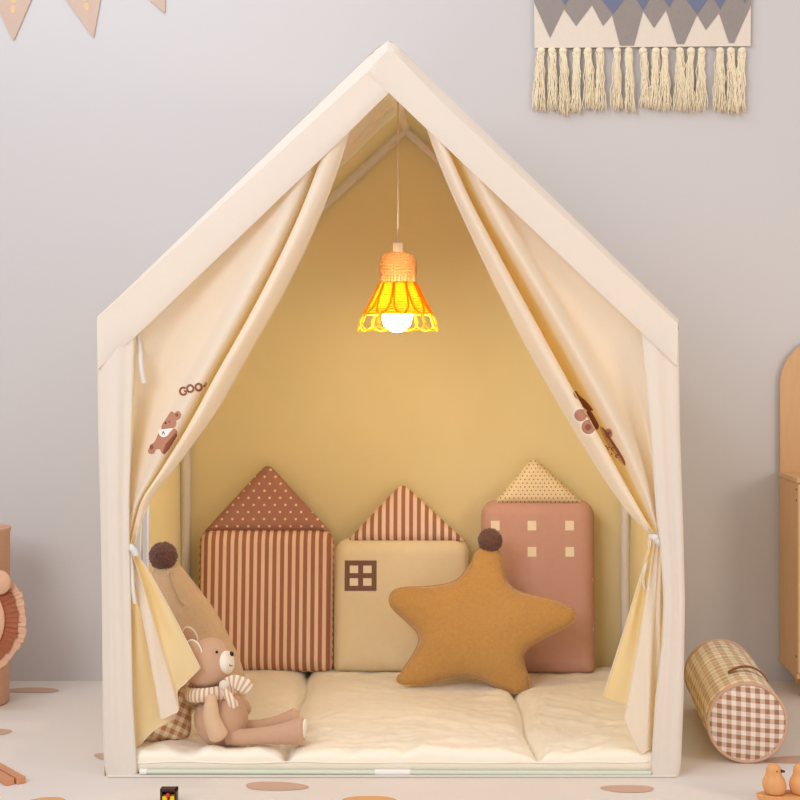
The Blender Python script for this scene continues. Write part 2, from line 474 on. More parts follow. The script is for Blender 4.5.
# rear panel
def gz(x):
    "height of the roof over x"
    P = sorted([(W(p[0], p[1], .022).x, W(p[0], p[1], .022).z) for p in silL+silR])
    return float(np.interp(x, [p[0] for p in P], [p[1] for p in P]))
m = MB(); rows = []; uvs = []
for j in range(41):
    row = []
    for i in range(61):
        x = XL+(XR-XL)*i/60; zt = gz(x)+.001; z = .0+zt*j/40
        y = DB + .0035*noise.noise(Vector((x*4, z*2.5, 1))) + .0015*noise.noise(Vector((x*14, z*9, 5)))
        row.append(Vector((x, y, z)))
    rows.append(row)
m.grid(rows); m.build('rear_panel', M['lining'], tent)
# side panels with a window each
WIN = (.12, .43, .24, .62)
for sgn, X in ((-1, XL), (1, XR)):
    m = MB(); ys = [.012, WIN[0]*.5, WIN[0], (WIN[0]+WIN[1])/2, WIN[1], .55, .68, DB]; zs = [0, .12, WIN[2], .36, .5, WIN[3], .75, .868]
    vs = [(X - sgn*(.009*(1-z/.868)) + sgn*.001*math.sin(y*30), y, z) for z in zs for y in ys]; fs = []
    for a in range(7):
        for b in range(7):
            if ys[b] >= WIN[0]-.001 and ys[b+1] <= WIN[1]+.001 and zs[a] >= WIN[2]-.001 and zs[a+1] <= WIN[3]+.001: continue
            fs.append([a*8+b, a*8+b+1, a*8+9+b, a*8+8+b])
    m.add(vs, fs); m.build('side_panel', M['lining'], tent)
    m = MB(); x = X-sgn*.005
    for (a, b) in (((WIN[0], WIN[2]), (WIN[1], WIN[2])), ((WIN[1], WIN[2]), (WIN[1], WIN[3])), ((WIN[1], WIN[3]), (WIN[0], WIN[3])), ((WIN[0], WIN[3]), (WIN[0], WIN[2]))):
        lo = (x-.003, min(a[0], b[0])-.006, min(a[1], b[1])-.006); hi = (x+.003, max(a[0], b[0])+.006, max(a[1], b[1])+.006); m.box(lo, hi, .001)
    m.box((x-.002, .352, WIN[2]), (x+.002, .36, WIN[3]))
    m.build('window_trim', M['canvas'], tent)
# front post sleeves
def sleeve(left, right, sgn, ph):
    m = MB(); rows = []
    for i in range(70):
        y = 330+449*i/69
        a = np.interp(y, [p[1] for p in left], [p[0] for p in left]); b = np.interp(y, [p[1] for p in right], [p[0] for p in right])
        amp = .0028*math.sin(PI*min(1, i/69*1.0))**.4
        row = []
        if sgn < 0: row.append(W(a+1.2, y, .03))
        for k in range(15):
            t = k/14; x = a+(b-a)*t
            Y = .006 + amp*(math.sin(t*9+ph+i*.02)+.6*math.sin(t*17+ph*2-i*.015)) - .003*math.sin(PI*t)
            if t == 0 or t == 1: Y += .003
            row.append(W(x, y, Y))
        if sgn > 0: row.append(W(b-1.2, y, .03))
        row2 = W(b-2 if sgn < 0 else a+2, y, .016)
        if sgn < 0: row.append(row2)
        else: row.insert(0, row2)
        rows.append(row)
    m.grid(rows); return m
sl = sleeve([(97, 330), (98, 430), (101, 540), (102, 620), (103, 740), (104, 765), (107, 779)], [(135, 335), (132, 430), (129.5, 500), (129.5, 550), (131, 600), (133, 700), (138, 779)], -1, .4)
sl.build('post_sleeve', M['canvas'], tent)
sr = sleeve([(641, 335), (650, 430), (656.5, 520), (660, 545), (663.5, 600), (662, 640), (655, 700), (650, 779)], [(678.5, 330), (680, 430), (683, 520), (685, 600), (683.5, 700), (681, 765), (678, 779)], 1, 2.2)
sr.build('post_sleeve', M['canvas'], tent)
# poles
def polemb(a, b, r=.0115): return MB().tube([a, b], r, 14)
PX = .531
for x in (-PX, PX):
    polemb((x, .036, .0), (x, .036, .85)).build('pole', M['pole'], tent, sharp=40)
    polemb((x, .797, .0), (x, .797, .85)).build('pole', M['pole'], tent, sharp=40)
    polemb((x, .036, .855), (x, .797, .855), .010).build('eave_pole', M['pole'], tent, sharp=40)
    polemb((x*.999, .05, .018), (x*.999, .785, .018), .009).build('base_pole', M['pole'], tent, sharp=40)
    polemb((x, .04, .855), (0, .04, 1.352), .010).build('rafter_pole', M['pole'], tent, sharp=40)
    polemb((x, .80, .845), (0, .80, 1.343), .010).build('rafter_pole', M['pole'], tent, sharp=40)
polemb((0, .04, 1.352), (0, .80, 1.348), .010).build('ridge_pole', M['canvas'], tent, sharp=40)
polemb((-PX, .797, .022), (PX, .797, .022), .009).build('base_pole', M['pole'], tent, sharp=40)
bar = polemb(W(143, 771.5, .004), W(651, 773, .004), .0042).build('base_pole', M['mint'], tent, sharp=40)
polemb(W(375, 772.1, .004), W(410, 772.2, .004), .0054).build('connector', M['white'], bar, sharp=40)
polemb(W(140, 771.5, .004), W(147, 771.5, .004), .0056).build('connector', M['white'], bar, sharp=40)
m = MB(); m.box((-.532, -.002, .0005), (.543, .812, .005), .0015); m.build('floor_sheet', M['canvas'], tent)

# ------------------------------------------------ curtains
def curtain(E, L, cols, pw, tie, bottom, side, lined_shaded):
    rows = []
    for s in (0, .12, .25, .4, .55, .7, .85, .96):
        e, l = interp(E, s), interp(L, s); p = pw(s); amp = .75 + 1.2*math.sin(PI*min(1, s*1.1)) - .1*max(0, s-.6)/.4
        row = []
        for (t, Y) in cols:
            tt = t**p; q = l*(1-tt)+e*tt
            if s == 0: q = q + np.array((0, -4))
            row.append(W(q[0], q[1], .024+(Y-.024)*amp))
        rows.append(row)
    tr = []
    for k, (t, Y) in enumerate(cols):
        x = tie[0]+(tie[1]-tie[0])*(k/(len(cols)-1)); tr.append((x, tie[2], .026+.004*math.sin(k*2.1)))
    rows.append([W(x, y-9, Y) for x, y, Y in [(a+(a-(tie[0]+tie[1])/2)*.12, b, c) for a, b, c in tr]])
    rows.append([W(*q) for q in tr])
    for g in (.14, .32, .55, .78, 1):
        row = []
        for k in range(len(cols)):
            a, b = tr[k], bottom[k]; gx = g**side[1]
            wig = .006*math.sin(g*5+k*1.3)*math.sin(PI*g)
            row.append(W(a[0]+(b[0]-a[0])*gx, a[1]+(b[1]-a[1])*g, a[2]+(b[2]-a[2])*g + wig))
        rows.append(row)
    D = patch(rows, 9, 9)
    m = MB(); m.grid(D); nc = len(D[0])-1
    for f in range(len(m.f)):       # lining turned outwards below the tie, yellow shade painted into the deep fold above
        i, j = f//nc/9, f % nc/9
        if any(a <= i < b and c <= j < d for a, b, c, d in lined_shaded): m.mi[f] = 1
    bv = BVHTree.FromPolygons(m.v, [tuple(f) for f in m.f])
    return m, D, bv
colsR = [(0, .03), (.08, .040), (.28, .032), (.40, .016), (.52, .008), (.62, .022), (.71, .044), (.79, .056), (.785, .03), (.79, .008), (.86, .000), (.93, .006), (1, .022)]
cols = [(0, .03), (.10, .046), (.28, .036), (.48, .024), (.64, .010), (.735, .018), (.80, .045), (.83, .052), (.80, .022), (.80, .008), (.86, -.001+.004), (.94, .010), (1, .022)]
EL = [(352, 128), (327, 199), (300, 262), (268, 321), (246, 358), (210, 422), (180, 461), (150, 500), (142, 515)]
LL = [(136, 338), (133, 430), (127, 515)]
botL = [(131, 750, .026), (139, 745, .030), (153, 731, .032), (168, 722, .032), (172, 718, .028), (161, 719.5, .006), (165, 718, .0), (172, 714, .0), (178, 710, .006), (177, 692, .022), (184, 684, .028), (192, 676, .028), (200, 668, .020)]
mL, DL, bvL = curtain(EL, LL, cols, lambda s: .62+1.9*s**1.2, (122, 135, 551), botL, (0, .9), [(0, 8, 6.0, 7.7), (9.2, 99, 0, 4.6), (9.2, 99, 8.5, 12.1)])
curL = mL.build('curtain', [M['curtain'], M['clining_shade']], tent)
ER = [(423, 121), (452, 194), (487, 268), (520, 335), (552, 392), (582, 443), (592, 460), (620, 501), (640, 527)]
LR = [(643, 336), (650, 430), (660, 528)]
botR = [(664, 752, .03), (660, 748, .04), (657, 742, .045), (653, 742, .035), (650, 748, .018), (646, 751, .012), (641, 753, .012), (632, 738, .014), (625, 718, .02), (626, 705, .045), (619, 703, .052), (611, 700, .052), (603, 697, .045)]
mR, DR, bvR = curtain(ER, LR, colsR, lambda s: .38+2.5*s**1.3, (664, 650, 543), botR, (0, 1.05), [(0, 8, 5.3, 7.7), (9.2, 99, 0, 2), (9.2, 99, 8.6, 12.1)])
curR = mR.build('curtain', [M['curtain'], M['clining_shade']], tent)
for cu, D in ((curL, DL), (curR, DR)):      # rolled hem on the free edge and along the bottom
    h = MB(); h.tube([r[-1] for r in D], .0016, 6); h.build('hem', M['hem'], cu)
    h = MB(); h.tube(D[-1], .0015, 6); h.build('hem', M['hem'], cu)
# tie ribbons
def ribbon(pts, w, mats, parent, name='tie'):
    m = MB(); P = [Vector(p) for p in catmull([tuple(W(*p)) for p in pts], 8)]; rows = []
    for i, p in enumerate(P):
        d = (P[min(i+1, len(P)-1)]-P[max(0, i-1)]).normalized(); s_ = d.cross(Vector((0, 1, 0))).normalized()
        rows.append([p+s_*w, p-s_*w])
    rows2 = [[a+Vector((0, .0012, 0)), b+Vector((0, .0012, 0))] for a, b in rows]
    m.grid([[r[0], r[1], q[1], q[0]] for r, q in zip(rows, rows2)], closed_u=True)
    return m.build(name, mats, parent)
ribbon([(126, 545, .02), (130, 547, .004), (134, 551, .003), (136, 556, .006)], .006, M['ribbon'], curL)
ribbon([(129, 552, .012), (131, 565, .010), (133, 590, .006), (135, 604, .008)], .0035, M['ribbon'], curL)
ribbon([(138, 335, .022), (140, 352, .020), (141, 368, .016), (144, 383, .018)], .004, M['ribbon'], curL)
ribbon([(650, 538, .012), (653, 537, .008), (658, 542, .006), (661, 546, .014)], .005, M['ribbon'], curR)
h = MB(); h.ell(W(655, 537.5, .008), (.0065, .005, .006)); h.build('tie_knot', M['ribbon'], curR)
ribbon([(648, 555, .03), (645, 568, .026), (643, 580, .03), (645, 590, .032)], .0025, M['ribbon'], curR)
m = MB(); m.tube([Vector((.551, .16, .57)), Vector((.556, .15, .55)), Vector((.554, .155, .515)), Vector((.557, .15, .495))], .0022, 6); m.build('tie', M['hem'], tent)

# prints on the curtains
CAMV = Vector(camo.location)
def on(bv, px, py, off):
    d = (W(px, py, 0)-CAMV).normalized(); hit = bv.ray_cast(CAMV, d)
    if hit[0] is None: return None
    return hit[0]-d*off
def decal(bv, poly, name, mat, parent, off=.0006, step=1.1):
    P = resample([(a, b) for a, b in poly], step); n = len(P); lo = (min(p.x for p in P), min(p.y for p in P)); hi = (max(p.x for p in P), max(p.y for p in P))
    pts = list(P); y = lo[1]
    def ins(q):
        c = False
        for a, b in zip(P, P[1:]+P[:1]):
            if (a.y > q.y) != (b.y > q.y) and q.x < (b.x-a.x)*(q.y-a.y)/(b.y-a.y)+a.x: c = not c
        return c and min((q-p).length for p in P) > step*.5
    while y < hi[1]:
        x = lo[0]
        while x < hi[0]:
            q = Vector((x, y))
            if ins(q): pts.append(q)
            x += step
        y += step
    r = delaunay_2d_cdt(pts, [(i, (i+1) % n) for i in range(n)], [list(range(n))], 1, 1e-5)
    vs = [on(bv, v.x, v.y, off) for v in r[0]]; fs = []
    for f in r[2]:
        if any(vs[i] is None for i in f): continue
        ys = [vs[i].y for i in f]
        if max(ys)-min(ys) > .03: continue
        fs.append(list(f))
    vs = [v if v is not None else Vector((0, 0, 0)) for v in vs]
    par_ = list(range(len(vs)))
    def fd(i):
        while par_[i] != i: par_[i] = par_[par_[i]]; i = par_[i]
        return i
    for f in fs:
        for i in f[1:]: par_[fd(i)] = fd(f[0])
    groups = {}
    for f in fs: groups.setdefault(fd(f[0]), []).append(f)
    o = None
    for g in sorted(groups.values(), key=len):      # a print cut by a fold is one piece on each side of it
        if len(g) < 3 and len(groups) > 1: continue
        use = sorted({i for f in g for i in f}); mp = {k: i for i, k in enumerate(use)}
        m = MB(); m.add([vs[k] for k in use], [[mp[i] for i in f] for f in g]); o = m.build(name, mat, parent)
    return o
def circ(x, y, r, n=20, ry=None): return [(x+r*math.cos(2*PI*k/n), y+(ry or r)*math.sin(2*PI*k/n)) for k in range(n)]
def sc(P, s, ox, oy, sm=True):
    Q = [(ox+a/s, oy+b/s) for a, b in P]
    return [tuple(q) for q in catmull(Q, 3, True)] if sm else Q
bp = decal(bvL, sc([(340, 485), (372, 525), (330, 600), (265, 690), (245, 745), (212, 725), (200, 695), (160, 695), (140, 735), (95, 738), (80, 705), (110, 650), (150, 610), (190, 520), (230, 480)], 10, 140, 380), 'bear_print', M['print'], curL)
def sub(bv, poly, mat, par, off, name='print_detail'):
    return decal(bv, poly, name, mat, par, off, .7)
sub(bvL, sc([(320, 315), (345, 330), (380, 308), (412, 340), (400, 385), (365, 405), (360, 450), (330, 485), (275, 492), (215, 482), (225, 440), (265, 380), (300, 325)], 10, 140, 380), M['print'], bp.parent, .0009, 'bear_print')
for q, mt in ((circ(176.8, 415, 1.7), 'print_d'), (circ(169.3, 421.8, .75, 10), 'ink'), (circ(165.6, 423, 1.1, 10), 'ink'), (circ(151.5, 447, 1.8, 14, 2.6), 'print_d')):
    sub(bvL, q, M[mt], bp.parent, .0013)
sub(bvL, sc([(190, 500), (235, 492), (330, 483), (300, 520), (270, 560), (225, 572), (192, 545)], 10, 140, 380), M['print_w'], bp.parent, .0014)
for a, b in (((231, 515), (223, 541)), ((233, 515), (246, 541)), ((222, 531), (250, 529))):
    sub(bvL, [(140+a[0]/10-.35, 380+a[1]/10-.2), (140+a[0]/10+.4, 380+a[1]/10-.2), (140+b[0]/10+.4, 380+b[1]/10+.3), (140+b[0]/10-.35, 380+b[1]/10+.3)], M['ink'], bp.parent, .0018)
sub(bvL, [(165.7, 444), (176.8, 432.5), (177.2, 436), (169, 449.5), (164.6, 454.5), (163, 452)], M['print_d'], bp.parent, .0013)
# letters: a G and two O as printed on the fold
def stroke(bv, pts, w, mat, par, off=.001):
    m = MB(); n = len(pts); rows = []
    for i in range(n):
        a, b = np.array(pts[max(0, i-1)], float), np.array(pts[min(n-1, i+1)], float); d = (b-a)/max(1e-6, np.linalg.norm(b-a)); s_ = np.array((-d[1], d[0]))*w
        p = np.array(pts[i]); u, v = on(bv, *(p+s_), off), on(bv, *(p-s_), off)
        if u is None or v is None: continue
        rows.append([u, v])
    if len(rows) < 2: return
    m.grid(rows); m.build('letter', mat, par)
def ring(x, y, r, a0=0, a1=360, n=22): return [(x+r*math.cos(math.radians(a0+(a1-a0)*k/n)), y-r*1.06*math.sin(math.radians(a0+(a1-a0)*k/n))) for k in range(n+1)]
stroke(bvL, ring(183.3, 391.2, 3.4, 50, 330) + [(186.3, 391.2), (184.0, 391.2)], 1.05, M['print_d'], curL)
stroke(bvL, ring(190.2, 388.6, 3.2), 1.05, M['print_d'], curL)
stroke(bvL, ring(198.6, 387.2, 3.2), 1.05, M['print_d'], curL)
stroke(bvL, [(206.4, 382.5), (205.6, 384.5), (203.6, 387)], 1.05, M['print_d'], curL)
# right curtain print
s8 = lambda P: sc(P, 8, 560, 380)
sub(bvR, s8([(108, 95), (130, 90), (160, 130), (210, 170), (262, 235), (255, 245), (215, 240), (180, 210), (150, 165), (115, 130)]), M['print_d'], curR, .0006, 'bear_print')
sub(bvR, circ(580.6, 415.2, 7.6, 24, 7.4), M['print_w'], curR, .0004)
sub(bvR, circ(588.5, 426.9, 8.3, 24, 8.6), M['print_w'], curR, .0004)
sub(bvR, circ(580.6, 415.2, 6.4, 24, 6.2), M['print'], curR, .0008, 'bear_print')
sub(bvR, circ(588.5, 426.9, 7, 24, 7.3), M['print'], curR, .0008, 'bear_print')
sub(bvR, circ(588.1, 427.2, 3.2), M['print_d'], curR, .0012)
sub(bvR, s8([(215, 250), (240, 240), (290, 320), (312, 370), (290, 400), (260, 350), (215, 290)]), M['print_d'], curR, .0010, 'bear_print')
sub(bvR, circ(608.5, 433.5, 4, 20, 5), M['print'], curR, .0008, 'bear_print')
sub(bvR, circ(609, 433, 1.8), M['print_d'], curR, .0012)
sub(bvR, s8([(318, 378), (350, 395), (430, 510), (520, 660), (505, 680), (440, 600), (360, 480)]), M['print_t'], curR, .0006, 'bear_print')
sub(bvR, s8([(335, 385), (360, 400), (440, 515), (515, 640), (520, 685), (500, 655), (425, 530)]), M['print_d'], curR, .0010)
for (x, y, w) in ((608.6, 448.2, 1.5), (612.6, 448.8, 1.5), (617, 456.2, 1.9), (611.8, 454.2, .7), (606.2, 446.4, .8)):
    stroke(bvR, ring(x, y, w*.75, 20, 290, 8), .35, M['ink'], curR, .0014)

# ================================================================== PENDANT LAMP
LY = .38; k = (DIST+LY)/FPX
lp = W(398, 250, LY)
lamp = root('pendant_lamp', 'rattan pendant lamp with petal rim and glowing bulb hanging inside the tent', 'lamp', tuple(W(398, 330, LY)))
m = MB(); m.tube([Vector((lp.x, LY, 1.34)), Vector((lp.x, LY, W(398, 244, LY).z))], .0018, 8); m.build('cord', M['cord'], lamp)
zc = lambda y: W(398, y, LY).z
m = MB(); m.lathe([(.0, zc(253)), (.0105, zc(253)), (.0105, zc(243.5)), (.008, zc(242.5)), (.0, zc(242.5))], (lp.x, LY, 0), 20, cap=False); m.build('socket', M['white'], lamp, sharp=40)
# woven neck: stacked weave rows over ribs
m = MB(); prof = [(8, 252.5), (13, 254), (17, 258), (18.2, 264), (18, 272), (17, 278), (17.5, 282)]
NR = 16
def profr(y, pr): return np.interp(y, [p[1] for p in pr], [p[0] for p in pr])*k
yy = 253.0; row = 0
while yy < 282:
    r0 = profr(yy, prof); pts = []
    for a in range(96):
        an = 2*PI*a/96; rr = r0 + .0013*math.sin(an*NR/1.0+PI*row)
        pts.append(Vector((lp.x+rr*math.cos(an), LY+rr*math.sin(an), zc(yy))))
    m.tube(pts, .0014, 5, closed=True); yy += 1.45; row += 1
for a in range(NR*2):
    an = PI*a/NR; m.tube([Vector((lp.x+profr(y, prof)*math.cos(an), LY+profr(y, prof)*math.sin(an), zc(y))) for y in (253, 256, 260, 266, 274, 282)], .0012, 5)
m.build('shade_neck', M['rattan'], lamp)
prof2 = [(17.5, 282), (21, 290), (25, 298), (30, 307), (34.5, 314.5)]
sh = MB(); yy = 283; row = 0
while yy < 315:
    r0 = profr(yy, prof2); pts = []
    for a in range(110):
        an = 2*PI*a/110; rr = r0 - .001 + .0012*math.sin(an*10+PI*row); pts.append(Vector((lp.x+rr*math.cos(an), LY+rr*math.sin(an), zc(yy))))
    sh.tube(pts, .0011, 4, closed=True); yy += 1.75; row += 1
rows = [[Vector((lp.x+(profr(y, prof2)-.0015)*math.cos(2*PI*a/60), LY+(profr(y, prof2)-.0015)*math.sin(2*PI*a/60), zc(y))) for a in range(60)] for y in (282, 290, 298, 307, 314.5)]
sh.grid(rows, closed_u=True)
shade = sh.build('lamp_shade', M['rattan_y'], lamp)
NP = 10
for a in range(NP):
    an = 2*PI*(a+.25)/NP; w = PI/NP; pts = []
    ctl = [(-.08, 283), (-.14, 297), (-.34, 308), (-.74, 313.5), (-1.08, 319), (-1.02, 325), (-.6, 329), (0, 330.5), (.6, 329), (1.02, 325), (1.08, 319), (.74, 313.5), (.34, 308), (.14, 297), (.08, 283)]
    for (t, y) in [tuple(q) for q in catmull(ctl, 4)]:
        r0 = np.interp(y, [282, 298, 314.5, 322, 330], [18, 26, 35, 38.5, 39.5])*k; b = an+w*t
        pts.append(Vector((lp.x+r0*math.cos(b), LY+r0*math.sin(b), zc(y))))
    q = MB(); q.tube(pts, .0019, 6); q.build('petal', M['petal'], shade)
m = MB(); bz = W(397, 316.5, LY)
m.lathe([(.001, zc(284)), (.012, zc(285)), (.013, zc(292)), (.018, zc(300)), (.0285, zc(309)), (.0325, zc(317)), (.0285, zc(325)), (.018, zc(330.3)), (.008, zc(331.8)), (.001, zc(332))], (bz.x, LY, 0), 32); m.build('bulb', M['bulb'], lamp)

# ================================================================== FOLDING MATTRESS
MX0, MX1, MY0, MY1 = -.497, .503, .012, .800
G1, G2 = -.213, .264
matt = MB(); nx, ny = 260, 150; T = .045; z0 = .0055
def mtop(x, y):
    e = min(x-MX0, MX1-x, y-MY0, MY1-y); e = max(0, e); R = .03
    h = max(0, 1-(1-min(e/R, 1))**2.6)**(1/2.6)
    gx1 = x-(-.194-.047*y-.003*math.sin(y*19)); gx2 = x-(.279-.043*y+.004*math.sin(y*17+1)); gv = 0
    for g in (gx1, gx2): gv = max(gv, math.exp(-abs(g)/.011))
    v = Vector((x, y, 0))
    q1 = noise.noise(v*7+Vector((3, 1, 0))); wr = .008*noise.noise(v*4.5) + (.0075*(.45-abs(noise.noise(Vector((x*11+q1*1.6, y*13-q1*1.3, 2)))))+.0035*(.4-abs(noise.noise(Vector((x*27-q1*2, y*31+q1*2, 7))))))*(.55+.45*math.exp(-((y-.12)/.18)**2)) + .0015*noise.noise(v*45) - .003
    front = math.exp(-((y-MY0)/.06)**2)
    pinch = front*.006*noise.noise(Vector((x*22, 0, 4))) - front*.004*max(0, math.sin(x*47+2*math.sin(x*9)))**6
    H = T/2*(.0+h)*(1 + .0) + h*(wr + pinch) - h*.030*gv - .012*h*math.exp(-((x+.30)/.11)**4-((y-.085)/.05)**2)
    return H
def remap(i, n, a, b):
    t = i/n; t = t + .10*math.sin(2*PI*t)/(2*PI)*-1; return a+(b-a)*t
xs = [remap(i, nx, MX0, MX1) for i in range(nx+1)]; ys = [remap(i, ny, MY0, MY1) for i in range(ny+1)]
zm = z0+T/2
# tighter samples close to the rims
def cl(a, b, n):
    out = []
    for i in range(n+1):
        t = i/n; out.append(a+(b-a)*(.5-.5*math.cos(PI*t))*.35+(b-a)*t*.65)
    ex = (.0003, .0008, .0016, .0028, .0046, .0066)
    return sorted([v for v in out if v in (out[0], out[-1]) or (v-a > .008 and b-v > .008)] + [a+e for e in ex] + [b-e for e in ex])
xs, ys = cl(MX0, MX1, nx), cl(MY0, MY1, ny)
top = [[Vector((x, y, zm+mtop(x, y))) for x in xs] for y in ys]
bot = [[Vector((x, y, zm-(T/2)*max(0, 1-(1-min(max(0, min(x-MX0, MX1-x, y-MY0, MY1-y))/.008, 1))**3)**(1/3))) for x in xs] for y in ys]
matt.grid(top); matt.grid(bot)
matt = matt.build('floor_mattress', M['quilt'], weld=.00002)
matt2 = tag(matt, 'cream satin tri-fold floor mattress filling the tent floor', 'mattress')
ORG[matt.name] = Vector((0, 0, 0))
q = MB(); pts = []
for i in range(101):
    x = MX0+.012+(MX1-MX0-.024)*i/100; pts.append(Vector((x, MY0-.001+.0012*noise.noise(Vector((x*20, 0, 0))), zm-.002+.003*noise.noise(Vector((x*9, 3, 0))))))
q.tube(pts, .0016, 6); q.build('piping', M['quilt'], matt)
def matz(x, y): return zm+mtop(x, y)

# ================================================================== HOUSE CUSHIONS
def frame_at(px, py, Yb, lean):
    "origin on the front face at the bottom; leaning back by lean radians"
    O = W(px, py, Yb); U = Vector((1, 0, 0)); V = Vector((0, math.sin(lean), math.cos(lean))); N = Vector((0, -math.cos(lean), math.sin(lean)))
    return O, U, V, N
def house(px0, px1, pyt, pyb, apex, rb, Yb, lean, T, mb_, mr, label, roofuv=(0, 0), bodyuv=(0, 0)):
    sc_ = (DIST+Yb)/FPX
    O, U, V, N = frame_at((px0+px1)/2, pyb, Yb, lean)
    w = (px1-px0)*sc_; h = (pyb-pyt)*sc_*1.01
    r = root('house_cushion', label, 'cushion', tuple(O+Vector((0, T/2, 0))), 'house-shaped cushions along the back of the tent')
    body = MB(); Oc = O - N*(T/2)
    f = pillow(body, rrect(-w/2, 0, w/2, h, .02, rs=(.016, .036, .036, .016)), Oc, U, V, N, T, R=.04, gusset=.006, uvo=bodyuv)
    b = body.build('body', mb_, r, sharp=60)
    seam = MB()
    for hh in (.004,):
        P = resample(rrect(-w/2, 0, w/2, h, .02, rs=(.016, .036, .036, .016)), .008)
        seam.tube([Oc+U*p.x+V*p.y+N*hh for p in P], .0013, 5, closed=True)
    seam.build('seam', mb_, b)
    c0 = (px0+px1)/2; ax = (apex[0]-c0)*sc_; ah = (pyb-apex[1])*sc_*1.01
    a0, a1 = (rb[0]-c0)*sc_, (rb[1]-c0)*sc_
    rf = MB(); tri = roundpoly([(a0, h-.008), (a1, h-.008), (ax, ah)], [.006, .006, .02])
    pillow(rf, tri, Oc, U, V, N, T*.78, R=.022, gusset=.006, uvo=roofuv)
    rp = rf.build('roof', mr, r, sharp=60)
    def at(px, py, ex=0): return Oc + U*((px-c0)*sc_) + V*((pyb-py)*sc_*1.01) + N*(T/2+ex)
    return r, b, at
h1, b1, at1 = house(195.5, 331, 531, 673, (263, 465), (199, 328), .70, .10, .075, M['stripe_brown'], M['dots_brown'], 'brown and tan striped house cushion with polka dot roof', (.004, .010))
h2, b2, at2 = house(333, 468, 541, 673, (401, 485), (344, 466), .70, .10, .072, M['cream_house'], M['stripe_roof'], 'cream house cushion with striped roof and one brown window')
h3, b3, at3 = house(482, 596, 503, 675, (535, 459), (494, 587), .695, .09, .075, M['pink_house'], M['dots_cream'], 'dusty pink house cushion with cream dotted roof, rightmost of the three')
def patchq(at, x0, y0, x1, y1, name, mat, par, ex=.0006, n=1):
    m = MB(); m.add([at(x0, y1, ex), at(x1, y1, ex), at(x1, y0, ex), at(x0, y0, ex)]+[at(x0, y1, -.001), at(x1, y1, -.001), at(x1, y0, -.001), at(x0, y0, -.001)], [[0, 1, 2, 3], [0, 4, 5, 1], [1, 5, 6, 2], [2, 6, 7, 3], [3, 7, 4, 0]])
    return m.build(name, mat, par, smooth=False)
wq = patchq(at2, 344.5, 562.5, 376, 592.5, 'window', M['win_brown'], h2, .0014) if False else None
# brown window frame with its four panes
m = MB()
for (x0, y0, x1, y1) in ((344, 562.5, 349, 592.5), (371, 562.5, 376, 592.5), (357.5, 562.5, 362.5, 592.5)): m.add([at2(x0, y1, .001), at2(x1, y1, .001), at2(x1, y0, .001), at2(x0, y0, .001)], [[0, 1, 2, 3]])
for (x0, y0, x1, y1) in ((344, 562.5, 376, 567.5), (344, 575, 376, 580), (344, 587.5, 376, 592.5)): m.add([at2(x0, y1, .0011), at2(x1, y1, .0011), at2(x1, y0, .0011), at2(x0, y0, .0011)], [[0, 1, 2, 3]])
wf = m.build('window', M['win_brown'], h2, smooth=False)
for x in (349, 362.5):
    for y in (567.5, 580): patchq(at2, x, y, x+8.5, y+7.5, 'pane', M['win_cream'], wf, .0006)
for x, y in ((495.5, 528), (532.5, 528), (570.5, 528), (495.5, 554), (532.5, 554), (570.5, 554), (570.5, 580), (570.5, 606), (532.5, 580), (532.5, 606)):
    if y > 560: continue
    patchq(at3, x-4.4, y-4.8, x+4.4, y+4.8, 'window', M['win_cream'], h3)
for y in (584, 632):
    m = MB(); c = at3(593.6, y) ; m.ell(Vector((c.x, c.y+.026, c.z)), (.0035, .004, .0075)); m.build('window', M['win_cream'], h3)

# ================================================================== STAR CUSHION
sx = .0
star_px = [(477, 551), (470, 565), (455, 581), (430, 586.5), (402, 588), (391, 594), (391, 606), (405, 620), (418, 634), (417, 647), (405, 667), (397, 679), (403, 684), (425, 684), (447, 678), (464, 675), (480, 679), (495, 686), (512, 693), (527, 690), (529.5, 681), (524, 665), (524, 652), (540, 640), (560, 630), (573, 621), (575, 613), (567, 606), (545, 598), (520, 592), (507, 582), (502, 565), (499, 551), (488, 546)]
YS = .53; ks = (DIST+YS)/FPX; lean = .30
Os = W(482, 690, YS); Us = Vector((1, 0, 0)); Vs = Vector((0, math.sin(lean), math.cos(lean))); Ns = Vector((0, -math.cos(lean), math.sin(lean)))
def flat_star(px, py):
    "pixel on the leaning plane"
    d = (W(px, py, 0)-CAMV); t = (Os-CAMV).dot(Ns)/d.dot(Ns); p = CAMV+d*t-Os
    return (p.dot(Us), p.dot(Vs))
SP = [flat_star(*q) for q in star_px]; SP = [tuple(p) for p in catmull(SP, 4, True)]
star = root('star_cushion', 'mustard fleece star cushion with brown pompom leaning on the house cushions', 'cushion', tuple(Os))
m = MB(); pillow(m, SP, Os, Us, Vs, Ns, .115, step=.006, wob=.006, flat=1.05)
for i, v in enumerate(m.v):
    m.v[i] = v + Vector((noise.noise(v*260), noise.noise(v*260+Vector((9, 0, 0))), noise.noise(v*260+Vector((0, 9, 0)))))*.0012
m.build('body', M['star'], star)
m = MB(); m.tube([Os+Us*a+Vs*b for a, b in SP], .0022, 6, closed=True); m.build('seam', M['star'], star)
m = MB(); a, b = flat_star(490, 541); pompom(m, Os+Us*a+Vs*b+Ns*.006, .0268, 3); m.build('pompom', M['pom'], star)

